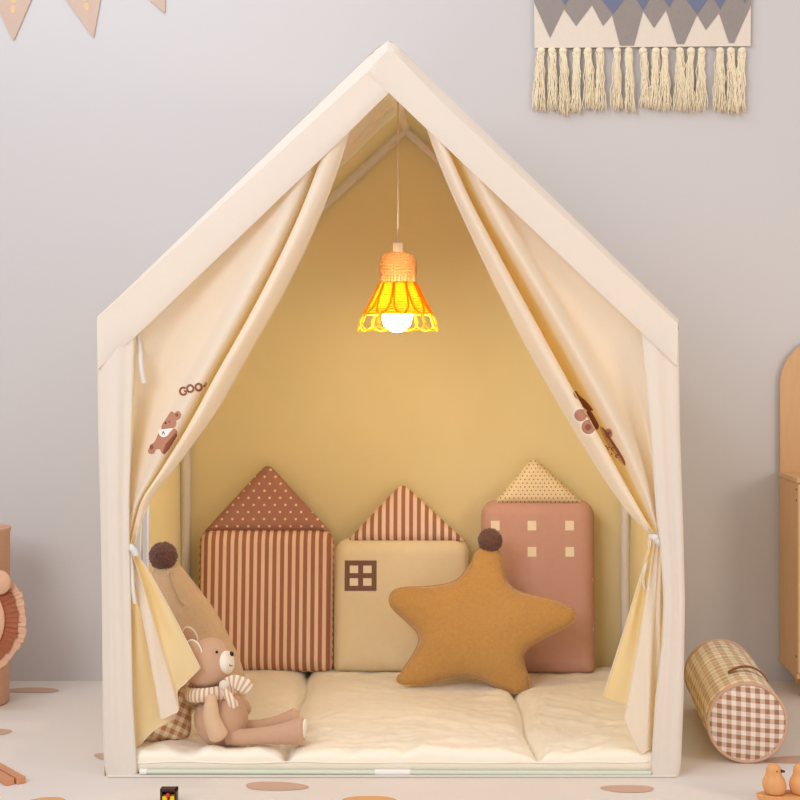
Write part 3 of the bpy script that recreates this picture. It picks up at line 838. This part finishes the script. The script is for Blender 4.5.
# ================================================================== CONE CUSHION
YH = .33; lean = .12
Oh = W(190, 712, YH); Vh = Vector((0, math.sin(lean), math.cos(lean))); Nh = Vector((.28, -math.cos(lean)*.96, math.sin(lean))).normalized(); Uh = Vh.cross(Nh).normalized(); Nh = Uh.cross(Vh).normalized()*1
if Uh.x < 0: Uh = -Uh
if Nh.y > 0: Nh = -Nh
def flat_h(px, py):
    d = (W(px, py, 0)-CAMV); t = (Oh-CAMV).dot(Nh)/d.dot(Nh); p = CAMV+d*t-Oh
    return (p.dot(Uh), p.dot(Vh))
HP = [flat_h(*q) for q in ((154, 566), (162, 560), (172, 560), (182, 567), (200, 590), (216, 612), (230, 638), (240, 660), (245, 680), (243, 700), (220, 706), (180, 706), (152, 704), (147, 690), (148, 640), (151, 600))]
HP = [tuple(p) for p in catmull(HP, 4, True)]
hat = root('cone_cushion', 'tall beige fleece cone cushion with brown pompom tip behind the teddy bear', 'cushion', tuple(Oh))
m = MB(); pillow(m, HP, Oh, Uh, Vh, Nh, .10, step=.006, wob=.004)
hb = m.build('body', M['hat'], hat)
bvH = BVHTree.FromPolygons(m.v, [tuple(f) for f in m.f])
q = MB(); pts = [on(bvH, x, y, .001) for x, y in ((171, 573), (172, 580), (175, 588), (178, 596), (180, 601), (184, 605))]
pts = [p for p in pts if p is not None]
if len(pts) > 2: q.tube(pts, lambda t: .0035*(1-.4*t), 8); q.build('seam', M['hat'], hb)
m = MB(); a, b = flat_h(163, 556); pompom(m, Oh+Uh*a+Vh*b+Nh*.006, .0285, 11); m.build('pompom', M['pom'], hat)

# ================================================================== GINGHAM CUSHION
Og = W(163, 746, .075); lean = .30
gin = root('square_cushion', 'brown and cream gingham cushion tucked behind the left curtain', 'cushion', tuple(Og))
rot = math.radians(14)
Vg = Vector((-.08, math.sin(lean), math.cos(lean))).normalized(); Ng = Vector((.30, -math.cos(lean), math.sin(lean))); Ng = (Ng-Vg*Ng.dot(Vg)).normalized(); Ug = Vg.cross(-Ng).normalized()
if Ug.x < 0: Ug = -Ug
m = MB(); gp = roundpoly([(-.066, .004), (.050, .002), (.056, .135), (-.060, .14)], .022)
pillow(m, gp, Og+Vector((0, .012, .004)), Ug, Vg, Ng, .075, step=.006, wob=.004)
a = math.radians(24)
m.uv = [(u*math.cos(a)-v*math.sin(a), u*math.sin(a)+v*math.cos(a)) for u, v in m.uv]
m.build('body', M['gingham'], gin)
m = MB(); m.tube([Og+Vector((0, .012, .004))+Ug*p.x+Vg*p.y for p in resample([tuple(q) for q in gp], .008)], .0018, 6, closed=True); m.build('piping', M['gingham'], gin)

# ================================================================== TEDDY BEAR
YB = .085
bear = root('teddy_bear', 'seated tan knitted teddy bear with striped scarf facing right on the mattress', 'teddy bear', tuple(W(222, 742, YB)))
kb = (DIST+YB)/FPX
def Bp(px, py, dy=0): return W(px, py, YB+dy)
def Ry(a): return Matrix.Rotation(a, 3, 'Y')
# body of one skin: torso, head and both legs
m = MB(); cB = Bp(221, 716.5)
m.ell(cB, (27*kb, 25*kb, 30.5*kb), Ry(math.radians(-4)), 40, fn=lambda p: 1-.13*p.z if p.z > 0 else 1)
m.build('body', M['bear'], bear)
m = MB(); cH = Bp(208, 663.5)
m.ell(cH, (24*kb, 24*kb, 26*kb), Ry(math.radians(12)), 40, fn=lambda p: 1+.06*p.x)
head = m.build('head', M['bear'], bear)
m = MB(); m.ell(Bp(224.5, 661.5, -.010), (9.5*kb, 15*kb, 13.2*kb), Ry(math.radians(-16)), 28); m.build('muzzle', M['muzzle'], head)
m = MB(); m.ell(Bp(231.8, 653.8, -.030), (1.9*kb, 1.2*kb*2, 2.6*kb), Ry(math.radians(-25)), 16); m.build('nose', M['black'], head)
m = MB(); m.tube([Bp(229.2, 664.5, -.038), Bp(230.6, 666.2, -.038), Bp(232.4, 665.4, -.036)], .0009, 6); m.build('mouth', M['black'], head)
m = MB(); m.ell(Bp(216.8, 652, -.040), (1.5*kb, 1.5*kb, 1.5*kb), None, 12); m.build('eye', M['black'], head)
for dx, dy, dz, nm in ((194, 650, -.034, 0), (190, 637, .022, 1)):
    m = MB(); m.ell(Bp(dx, dy, dz), (6.8*kb, 3.4*kb, 10.5*kb), Ry(math.radians(-24)), 24); e = m.build('ear', M['bear'], head)
    m = MB(); pts = [Bp(dx, dy, dz) + Ry(math.radians(-24)) @ Vector((6.9*kb*math.cos(q), -.001, 10.5*kb*math.sin(q))) for q in [2*PI*i/28 for i in range(28)]]
    m.tube(pts, .0017, 6, closed=True); m.build('ear_rim', M['muzzle'], e)
def limb(pts, rad, mat, name, par, flat=1.0):
    P = [Vector(p) for p in catmull([tuple(p) for p in pts], 8)]; n = len(P)
    m = MB(); m.tube(P, lambda t: np.interp(t, [r[0] for r in rad], [r[1] for r in rad])*kb, 20)
    return m.build(name, mat, par)
limb([Bp(212, 694, -.046), Bp(211, 706, -.053), Bp(212, 719, -.057), Bp(217, 732, -.057), Bp(220, 739, -.054)], [(0, 1.5), (.06, 5), (.25, 7), (.6, 8.8), (.85, 9.8), (.95, 7), (1, 2)], M['bear_l'], 'arm', bear)
limb([Bp(236, 697, .020), Bp(241, 704, .028), Bp(246, 710, .03), Bp(250, 713, .03)], [(0, 4), (.4, 7), (.8, 6), (1, 1.5)], M['bear'], 'arm', bear)
l1 = limb([Bp(226, 737, -.028), Bp(246, 737, -.03), Bp(266, 735.5, -.034), Bp(286, 733.5, -.036), Bp(299, 731.5, -.036), Bp(304, 731, -.036)], [(0, 8), (.2, 8.2), (.45, 8.8), (.7, 12), (.86, 14.2), (.96, 13), (1, 11)], M['bear'], 'leg', bear)
m = MB(); m.ell(Bp(303, 731, -.036), (3.4*kb, 10*kb, 12.2*kb), Ry(math.radians(10)), 24); m.build('foot_pad', M['muzzle'], l1)
l2 = limb([Bp(236, 728, .02), Bp(256, 727, .028), Bp(272, 725, .034), Bp(290, 721, .036), Bp(300, 719, .038)], [(0, 8), (.3, 7), (.6, 8.5), (.85, 12), (1, 7)], M['bear'], 'leg', bear)
# seams down the torso
m = MB(); m.tube([cB + Vector((x*kb, -math.sqrt(max(0, 1-(x/27)**2-(z/32)**2))*25*kb-.0006, z*kb)) for x, z in ((6, 26), (2, 18), (0, 8), (1, -4), (4, -14), (9, -22))], .0011, 6); m.build('seam', M['bear'], bear)
# scarf
m = MB(); rows = []; uvs = []; cS = Bp(211, 690)
for i in range(65):
    a = 2*PI*i/64; c_, s_ = math.cos(a), math.sin(a); row = []
    for (rr, zz) in ((.97, 7), (1.08, 5), (1.12, 0), (1.10, -5), (.99, -7)):
        row.append(cS + Vector((c_*23.5*kb*rr, s_*22*kb*rr, (zz + c_*1.0)*kb + .07*c_*23*kb)))
    rows.append(row); uvs.append([(a*23*kb, z) for z in range(5)])
m.grid(rows, uv=uvs); scarf = m.build('scarf', M['scarf'], bear)
def leaf(pts, w, dy, name):
    m = MB(); P = [Vector(p) for p in catmull([tuple(Bp(x, y, d)) for x, y, d in pts], 8)]; rows = []; uv = []; L = 0
    for i, p in enumerate(P):
        t = i/(len(P)-1); d = (P[min(i+1, len(P)-1)]-P[max(0, i-1)]).normalized(); s_ = d.cross(Vector((0, 1, 0))).normalized(); q = w*kb*np.interp(t, [0, .35, .75, .95, 1], [.45, .85, 1, .75, .35])
        row = []; 
        for k_ in range(12):
            a = 2*PI*k_/12; row.append(p+s_*q*math.cos(a)+Vector((0, 1, 0))*(.0035*math.sin(a)))
        L = (P[i]-P[0]).length
        rows.append(row); uv.append([((L*.35+q*math.cos(2*PI*k_/12)*1.0) if name == 'v' else L, 0) for k_ in range(12)])
    m.grid(rows, closed_u=True, uv=uv)
    n0 = 0; m.f.append(list(range(12))); m.mi.append(0); e = (len(P)-1)*12; m.f.append(list(range(e, e+12))); m.mi.append(0)
    return m.build('scarf_end', M['scarf'], scarf)
leaf([(225, 682, -.050), (234, 681.5, -.056), (243, 685, -.058), (250, 690, -.056)], 8, 0, 'h')
leaf([(223, 686, -.050), (227, 694, -.057), (232, 702, -.060), (235, 708, -.058)], 5, 0, 'v')
m = MB(); m.ell(Bp(224, 685, -.052), (5*kb, 4*kb, 5*kb), Ry(.4), 16); m.build('scarf_knot', M['tap_cream'], scarf)

# ================================================================== BOLSTER
A, B_ = Vector((.695, .1, .0795)), Vector((.7165, .55, .0795)); ax = (B_-A); Lb = ax.length; ax.normalize()
bol = root('bolster_cushion', 'round gingham bolster cushion with brown strap lying beside the tent', 'bolster', ((A+B_)/2-Vector((0, 0, .0795))))
u_ = ax.cross(Vector((0, 0, 1))).normalized(); w_ = Vector((0, 0, 1)); RB = .078
m = MB(); rows = []; uvs = []
ts = [0, .006, .014] + [.03+(Lb-.06)*i/40 for i in range(41)] + [Lb-.014, Lb-.006, Lb]
for t in ts:
    e = min(t, Lb-t); rr = RB*(.965+.035*min(1, e/.014)) + .0012*math.sin(t*70)
    row = []; uv = []
    for k_ in range(65):
        a = 2*PI*k_/64; r2 = rr + .0012*math.sin(a*5+t*12); zz = w_*math.sin(a)*r2; 
        row.append(A+ax*t+u_*math.cos(a)*r2+zz); uv.append((a*RB*1.0, t))
    rows.append(row); uvs.append(uv)
m.grid(rows, uv=uvs); body = m.build('cover', M['gingham_s'], bol)
for end, c, s_ in ((0, A, -1), (1, B_, 1)):
    m = MB(); rows = []; uvs = []
    for r_ in (0.0005, .25, .5, .75, .9, .97):
        row = []; uv = []
        for k_ in range(65):
            a = 2*PI*k_/64; r2 = r_*RB*.99; row.append(c+ax*s_*(.010*(1-(r_)**3))+u_*math.cos(a)*r2+w_*math.sin(a)*r2); uv.append((math.cos(a)*r2+.004, math.sin(a)*r2+.31+math.cos(a)*r2*.10))
        rows.append(row); uvs.append(uv)
    m.grid(rows, uv=uvs); m.build('end_panel', M['gingham_b'], bol)
    m = MB(); m.tube([c+u_*math.cos(2*PI*i/64)*RB*.975+w_*math.sin(2*PI*i/64)*RB*.975 for i in range(64)], .0036, 8, closed=True); m.build('piping', M['piping'], bol)
m = MB(); rows = []
for i in range(25):
    t = i/24; a = math.radians(108 - 62*t); lift = .003+.009*math.sin(PI*t); yv = .20+.012*t
    c = A+ax*(yv-.1); d = u_*math.cos(a)+w_*math.sin(a)
    row = []
    for (da, dl) in ((-.006, 0), (.006, 0), (.006, .003), (-.006, .003)): row.append(c+ax*da+d*(RB+lift+dl-.002))
    rows.append(row)
m.grid(rows, closed_u=True); m.f += [[0, 1, 2, 3], [96, 97, 98, 99]]; m.mi += [0, 0]; m.build('strap', M['strap'], bol, sharp=40)

# ================================================================== WALL HANGING
hang = root('wall_hanging', 'taupe and cream zigzag woven wall hanging with cotton tassels on the wall', 'wall hanging', tuple(W(642, -60, .84)))
YW = .838
m = MB(); fr_ = lambda a, b, h: W(a, b, YW-h)
m.prism([(533.5, -95), (752, -95), (750.5, 46), (534.5, 48)], fr_, .004)
panel = m.build('panel', M['tap_cream'], hang, smooth=False)
zig = [(534, 2), (550, 38), (564, 9), (576, 26), (592, 5), (603, 26), (612, 15), (620, 45.5), (634, 45.5), (643, 11), (654, 28), (666, 10), (677, 44), (684, 44), (697, 15), (706, 30), (719, 13), (729, 43), (734, 43), (751, 5)]
m = MB(); 
for a, b in zip(zig, zig[1:]): m.add([W(a[0], a[1], YW-.0052), W(b[0], b[1], YW-.0052), W(b[0], -90, YW-.0052), W(a[0], -90, YW-.0052)], [[0, 1, 2, 3]])
m.build('zigzag', M['tap_grey'], panel, smooth=False)
m = MB()
for x, y, w in ((565, 5, 14), (613, 14, 17), (643, 10, 13), (669, 7, 14), (697, 14, 16), (720, 9, 13), (745, 3, 10), (590, 1, 8), (541, -3, 9)):
    m.add([W(x, y, YW-.0062), W(x+w*1.9, y-42, YW-.0062), W(x-w*1.9, y-42, YW-.0062)], [[0, 1, 2]])
m.build('zigzag', M['tap_blue'], panel, smooth=False)
rod = MB(); rod.tube([W(520, -97, YW-.004), W(766, -97, YW-.004)], .008, 10); rod.build('rod', M['wood'], hang)
rnd = random.Random(4)
for tx, yb in ((541, 112), (552, 112), (563, 116), (577, 114), (588, 110), (600, 112), (617, 113), (629, 114), (643, 109), (656, 110), (665, 112), (680, 112), (691, 113), (702, 112), (720, 113), (731, 116), (742, 113)):
    m = MB(); kn = MB(); c = W(tx, 50.5, YW-.006)
    m.ell(c, (.010, .006, .008), Ry(rnd.uniform(-.5, .5)), 14, fn=lambda p: 1+.12*noise.noise(p*5+Vector((tx, 0, 0))))
    lean_ = rnd.uniform(-2, 2)
    for s_ in range(30):
        x0 = tx+rnd.uniform(-3.4, 3.4); x1 = tx+lean_+rnd.uniform(-6.5, 6.5)*rnd.uniform(.7, 1.15); y1 = yb-rnd.uniform(0, 7); dz = rnd.uniform(-.004, .006); ph = rnd.uniform(0, 6)
        pts = [W(x0+(x1-x0)*(t**.6)+.8*math.sin(ph+t*14)+.5*math.sin(ph*3+t*31), 52+(y1-52)*t, YW-.007+dz*t+.001*math.sin(ph+9*t)) for t in [j/9 for j in range(10)]]
        m.tube(pts, .0012, 4)
    m.build('tassel', M['tassel'], hang)

# ================================================================== BUNTING
bun = root('pennant_bunting', 'wooden pennant bunting hanging on the wall, tips at the upper left', 'bunting', tuple(W(80, -60, .83)))
YN = .8462
corners = []
for (tx, ty, sl_, sr_) in ((13.5, 41, .48, .43), (93.5, 38, .71, .18), (165, 13.5, 1.10, .02)):
    eL = Vector((-sl_, -1)).normalized()*100; eR = Vector((sr_, -1)).normalized()*100
    Lc, Rc = (tx+eL.x, ty+eL.y), (tx+eR.x, ty+eR.y); corners += [Lc, Rc]
    P = roundpoly([(tx, ty), Rc, Lc], [3, 1, 1], 4)
    m = MB(); m.prism(P, lambda a, b, h: W(a, b, YN-h), .005); p = m.build('pennant', M['bunt'], bun, smooth=False)
    mid = Vector((tx, ty)) + (eL+eR)*.5*.30 ; axd = (eL+eR).normalized(); pd = Vector((axd.y, -axd.x))
    for (s0, s1, w) in ((.0, 9, 2.6), (10, 19, 3.6), (20, 28, 2.4)):
        m = MB(); q = []
        for k_ in range(14):
            a = 2*PI*k_/14; z = mid + axd*((s0+s1)/2+(s1-s0)/2*math.cos(a)) + pd*(w*math.sin(a)+1.5*math.sin(s0)); q.append(W(z.x, z.y, YN-.0056))
        m.add(q, [list(range(14))]); m.build('engraving', M['bunt_e'], p, smooth=False)
m = MB(); m.tube([W(x, y-1.5, YN-.003) for x, y in corners], .0016, 6); m.build('string', M['tassel'], bun)

# ================================================================== LION BASKET (left edge)
YV = .52; dv = (DIST+YV+.09)/FPX
cv = Vector((W(-31, 700, YV+.09).x, YV+.09, 0))
lion = root('lion_basket', 'pale terracotta cylinder basket with fringed lion mane at the left edge', 'basket', tuple(cv))
zt = W(0, 527.5, YV+.09).z
m = MB(); m.lathe([(.005, .001), (.086, .001), (.089, .006), (.0895, .1), (.0905, zt-.01), (.093, zt-.006), (.093, zt), (.088, zt+.001), (.084, zt-.004), (.083, .012), (.004, .010)], cv, 48)
m.build('body', M['vase'], lion, sharp=50)
kv = (DIST+YV)/FPX
fc = W(-33, 619, YV-.005); rnd = random.Random(9)
def fringe(r0, r1, n, mat, yo, name, w=.0075):
    m = MB()
    for i in range(n):
        a = 2*PI*i/n + rnd.uniform(-.01, .01); d = Vector((math.cos(a), 0, math.sin(a))); s_ = Vector((-math.sin(a), 0, math.cos(a))); R1 = r1*rnd.uniform(.975, 1.015)
        tw = rnd.uniform(-.002, .002); y0_ = fc.y-yo; base = Vector((fc.x, 0, fc.z))
        q = [base+d*r0-s_*w*.8, base+d*r0+s_*w*.8, base+d*R1+s_*w, base+d*R1-s_*w]
        Y = [y0_, y0_+.001, y0_+.006+tw, y0_+.004-tw]; vs = [Vector((p.x, y, p.z)) for p, y in zip(q, Y)]
        m.add(vs+[v+Vector((0, .0018, 0)) for v in vs], [[0, 1, 2, 3], [4, 5, 6, 7], [0, 1, 5, 4], [1, 2, 6, 5], [2, 3, 7, 6], [3, 0, 4, 7]])
    return m.build(name, mat, lion, smooth=False)
m = MB(); m.lathe([(.001, -.014), (42*kv, -.014), (60*kv*.9, -.008), (60*kv*.9, .004), (.001, .004)], fc, 48, axis=Matrix.Rotation(-PI/2, 3, 'X') @ Matrix.Rotation(PI, 3, 'X') if 0 else Matrix.Rotation(PI/2, 3, 'X'))
for i, v in enumerate(m.v): pass
m.build('mane_backing', M['mane_d'], lion, sharp=40)
fringe(44*kv, 60*kv, 88, M['mane_l'], .008, 'mane', .0062)
fringe(36*kv, 53*kv, 60, M['mane_d'], .014, 'mane', .006)
m = MB(); m.ell(fc+Vector((0, -.016, 0)), (40*kv, .012, 42*kv), None, 40); face = m.build('face', M['mane_l'], lion)
for s_ in (-1, 1):
    m = MB(); m.ell(fc+Vector((s_*36*kv, -.022, 38*kv)), (11*kv, .008, 12*kv), None, 24); m.build('ear', M['mane_l'], lion)
    m = MB(); m.ell(fc+Vector((s_*13*kv, -.028, 8*kv)), (2.5*kv, .002, 3*kv), None, 16); m.build('eye', M['black'], face)
m = MB(); m.ell(fc+Vector((0, -.029, -4*kv)), (5*kv, .004, 3.5*kv), None, 16); m.build('nose', M['mane_d'], face)

# ================================================================== CABINET (right edge)
cab = root('toy_cabinet', 'pale wooden cabinet with arched backboard on short legs at the right edge', 'cabinet', (1.13, .73, 0))
X0, X1, Y0, Y1, ZB, ZT = .9105, 1.40, .635, .838, .0605, .514
m = MB(); m.box((X0, Y0+.004, ZB), (X0+.016, Y1, ZT-.012), .001); m.box((X1-.016, Y0+.004, ZB), (X1, Y1, ZT-.012), .001); m.box((X0+.016, Y1-.008, ZB+.012), (X1-.016, Y1, ZT-.012)); m.build('carcass', M['wood'], cab, smooth=False)
m = MB(); m.box((X0-.003, Y0-.004, ZT-.012), (X1+.003, Y1, ZT), .002); m.build('top', M['wood'], cab, smooth=False)
m = MB(); m.box((X0-.002, Y0-.003, ZB-.010), (X1+.002, Y1, ZB+.002), .002); m.build('bottom_board', M['wood'], cab, smooth=False)
for x in (X0+.045, X1-.045):
    for y in (Y0+.03, Y1-.03):
        m = MB(); m.lathe([(.010, 0), (.013, .004), (.0165, ZB-.012), (.0165, ZB-.010)], (x, y, 0), 20); m.build('leg', M['wood_d'], cab, sharp=50)
for a, b in ((X0+.001, (X0+X1)/2-.001), ((X0+X1)/2+.001, X1-.001)):
    m = MB(); z0_, z1_ = ZB+.004, ZT-.014
    m.box((a, Y0-.008, z0_), (a+.008, Y0+.003, z1_), .0008); m.box((b-.008, Y0-.008, z0_), (b, Y0+.003, z1_), .0008); m.box((a+.008, Y0-.008, z0_), (b-.008, Y0+.003, z0_+.03)); m.box((a+.008, Y0-.008, z1_-.03), (b-.008, Y0+.003, z1_))
    dr = m.build('door', M['wood_d'], cab, smooth=False)
    m = MB(); m.box((a+.008, Y0-.003, z0_+.03), (b-.008, Y0+.001, z1_-.03)); m.build('inset', M['panel_d'], dr, smooth=False)
    m = MB(); m.ell(((a+b)/2+(.09 if a < 1 else -.09), Y0-.014, .3), (.008, .008, .008), None, 16); m.build('knob', M['wood_d'], dr)
for z in (.487, .462, .1):
    m = MB(); m.lathe([(.001, -.002), (.0028, -.0015), (.0028, .001), (.001, .001)], (X0+.0005, Y0+.010, z), 12, axis=Matrix.Rotation(PI/2, 3, 'Y')); m.build('screw', M['toy_brown'], cab)
# arched backboard
ar = .118; cxa = W(780, 385, .83).x+ar; za = W(780, 385, .83).z; P = [(cxa-ar, ZT-.001)] + [(cxa+ar*math.cos(PI-PI*i/32), za+ar*math.sin(PI*i/32)) for i in range(33)] + [(cxa+ar, ZT-.001)]
m = MB(); m.prism(P, lambda a, b, h: Vector((a, .838-h, b)), .010); m.build('backboard', M['wood'], cab, smooth=False)

# ================================================================== WOODEN BIRDS
YT = -.165; kt = (DIST+YT)/FPX
tr_c = W(802, 800, YT)
tray = root('toy_board', 'orange-brown wooden board carrying the two wooden birds at lower right', 'toy', (tr_c.x, YT, 0))
m = MB(); rows = []
P = []
for i in range(48):
    a = 2*PI*i/48; P.append((tr_c.x+46*kt*math.copysign(abs(math.cos(a))**.8, math.cos(a)), YT+.024*math.sin(a)))
n = len(P); zt_ = W(0, 793.5, YT).z
for (f, z) in ((.80, .0005), (.93, .003), (1, zt_-.003), (.99, zt_), (.9, zt_)):
    rows.append([Vector((tr_c.x+(x-tr_c.x)*f, YT+(y-YT)*f, z)) for x, y in P])
m.grid(rows, closed_u=True); m.f += [list(range(n)), list(range(4*n, 5*n))]; m.mi += [0, 0]; m.build('board', M['toywood'], tray, sharp=40)
for (px, head_dx, lab) in ((775, -1.2, 'left one of the two small wooden birds on the board'), (801.5, -.5, 'right one of the two small wooden birds, cut by the photo edge')):
    c = W(px, 793, YT); b = root('wooden_bird', lab, 'toy bird', (c.x, YT, zt_), 'wooden birds on the toy board')
    m = MB(); prof = [(0.3, 0), (8, .1), (10.8, 3), (12, 8), (11.3, 13), (9.3, 17), (8, 20), (7.6, 23), (7, 26), (5, 28.8), (2.5, 30), (.2, 30.3)]
    pp = [tuple(q) for q in catmull(prof, 3)]
    rows = [[Vector((c.x+(r*math.cos(2*PI*k_/28)+head_dx*min(1, z/20)*1.2)*kt, YT+r*kt*math.sin(2*PI*k_/28), zt_+z*kt)) for k_ in range(28)] for r, z in pp]
    m.grid(rows, closed_u=True); m.build('body', M['toywood'], b)
    m = MB(); hc = Vector((c.x+(head_dx+5.6)*kt, YT-.004, zt_+23.2*kt)); m.tube([hc, hc+Vector((4.8*kt, -.003, -.0003))], lambda t: (2.1-1.2*t)*kt, 10); m.build('beak', M['toy_brown'], b)
    m = MB(); m.ell(Vector((c.x+(head_dx+1.8)*kt, YT-7.2*kt, zt_+24*kt)), (.75*kt, .6*kt, .85*kt), None, 10); m.build('eye', M['toy_brown'], b)

# ================================================================== WOOD STICKS, SMALL TOY
for (ex, ey, lab) in ((10, 785.5, 'left of the two wooden sticks lying at lower left'), (21.5, 784, 'right of the two wooden sticks lying at lower left')):
    d = FPX*CAMZ/(ey-CY); e = Vector((CAMX+(ex-CX)*d/FPX, d-DIST, 0)); dr = Vector((-.62, .78, 0)).normalized(); sd = Vector((dr.y, -dr.x, 0))
    R = Matrix(((dr.x, sd.x, 0, e.x), (dr.y, sd.y, 0, e.y), (0, 0, 1, 0), (0, 0, 0, 1)))
    m = MB(); m.box((0, -.0085, 0.0002), (.16, .0085, .0125), .0012, mat=R); o = m.build('wooden_stick', M['stick'], smooth=False)
    tag(o, lab, 'wooden stick', 'wooden sticks on the floor')
kq = (DIST-.17)/FPX; c = W(168.5, 800, -.17)
toy = root('small_toy', 'tiny dark brown toy box with yellow sides and red ball on the floor', 'toy', (c.x, -.165, 0))
z1 = W(0, 788.6, -.17).z
m = MB(); m.box((c.x-8.3*kq, -.172, .0002), (c.x-6.3*kq, -.155, z1), .0008); m.box((c.x+6.3*kq, -.172, .0002), (c.x+8.3*kq, -.155, z1), .0008); m.box((c.x-8.3*kq, -.172, z1-.005), (c.x+8.3*kq, -.155, z1), .0008); m.box((c.x-6.3*kq, -.157, .0002), (c.x+6.3*kq, -.155, z1-.004)); m.build('case', M['toy_brown'], toy, smooth=False)
for s_ in (-1, 1):
    m = MB(); m.box((min(c.x+s_*1.4*kq, c.x+s_*6*kq), -.173, .0005), (max(c.x+s_*1.4*kq, c.x+s_*6*kq), -.158, W(0, 796, -.17).z), .001); m.build('block', M['toy_yellow'], toy, smooth=False)
m = MB(); m.ell(W(167.8, 795.3, -.176), (2.1*kq, 2.1*kq, 2.1*kq), None, 16); m.tube([W(167.8, 797, -.172), Vector((W(167.8, 797, -.172).x, -.172, .001))], .001, 6); m.build('ball', M['toy_red'], toy)

# ================================================================== LIGHT
w = bpy.data.worlds.new('world'); S.world = w; w.use_nodes = True
bg = w.node_tree.nodes['Background']; bg.inputs[0].default_value = (1.0, .93, .88, 1); bg.inputs[1].default_value = .64
def area(name, loc, target, size, energy, col, sy=None):
    l = bpy.data.lights.new(name, 'AREA'); l.energy = energy; l.size = size; l.color = col
    if sy: l.shape = 'RECTANGLE'; l.size_y = sy
    o = bpy.data.objects.new(name, l); C.objects.link(o); o.location = loc
    o.rotation_euler = (Vector(target)-Vector(loc)).to_track_quat('-Z', 'Y').to_euler(); return o
area('window_light', (-1.6, -2.9, 2.2), (0.1, .5, .8), 1.6, 50, (.96, .98, 1.0))
area('top_fill_light', (-.9, -.35, 2.7), (-.1, .84, 1.3), 1.2, 15, (.80, .90, 1.0))  # unseen cool fill added overhead to brighten the top of the wall
area('warm_fill_light', (2.3, -1.6, 1.1), (1.0, .84, .35), .7, 14, (1.0, .84, .68))  # warm fill added out of view to lift the lower right wall
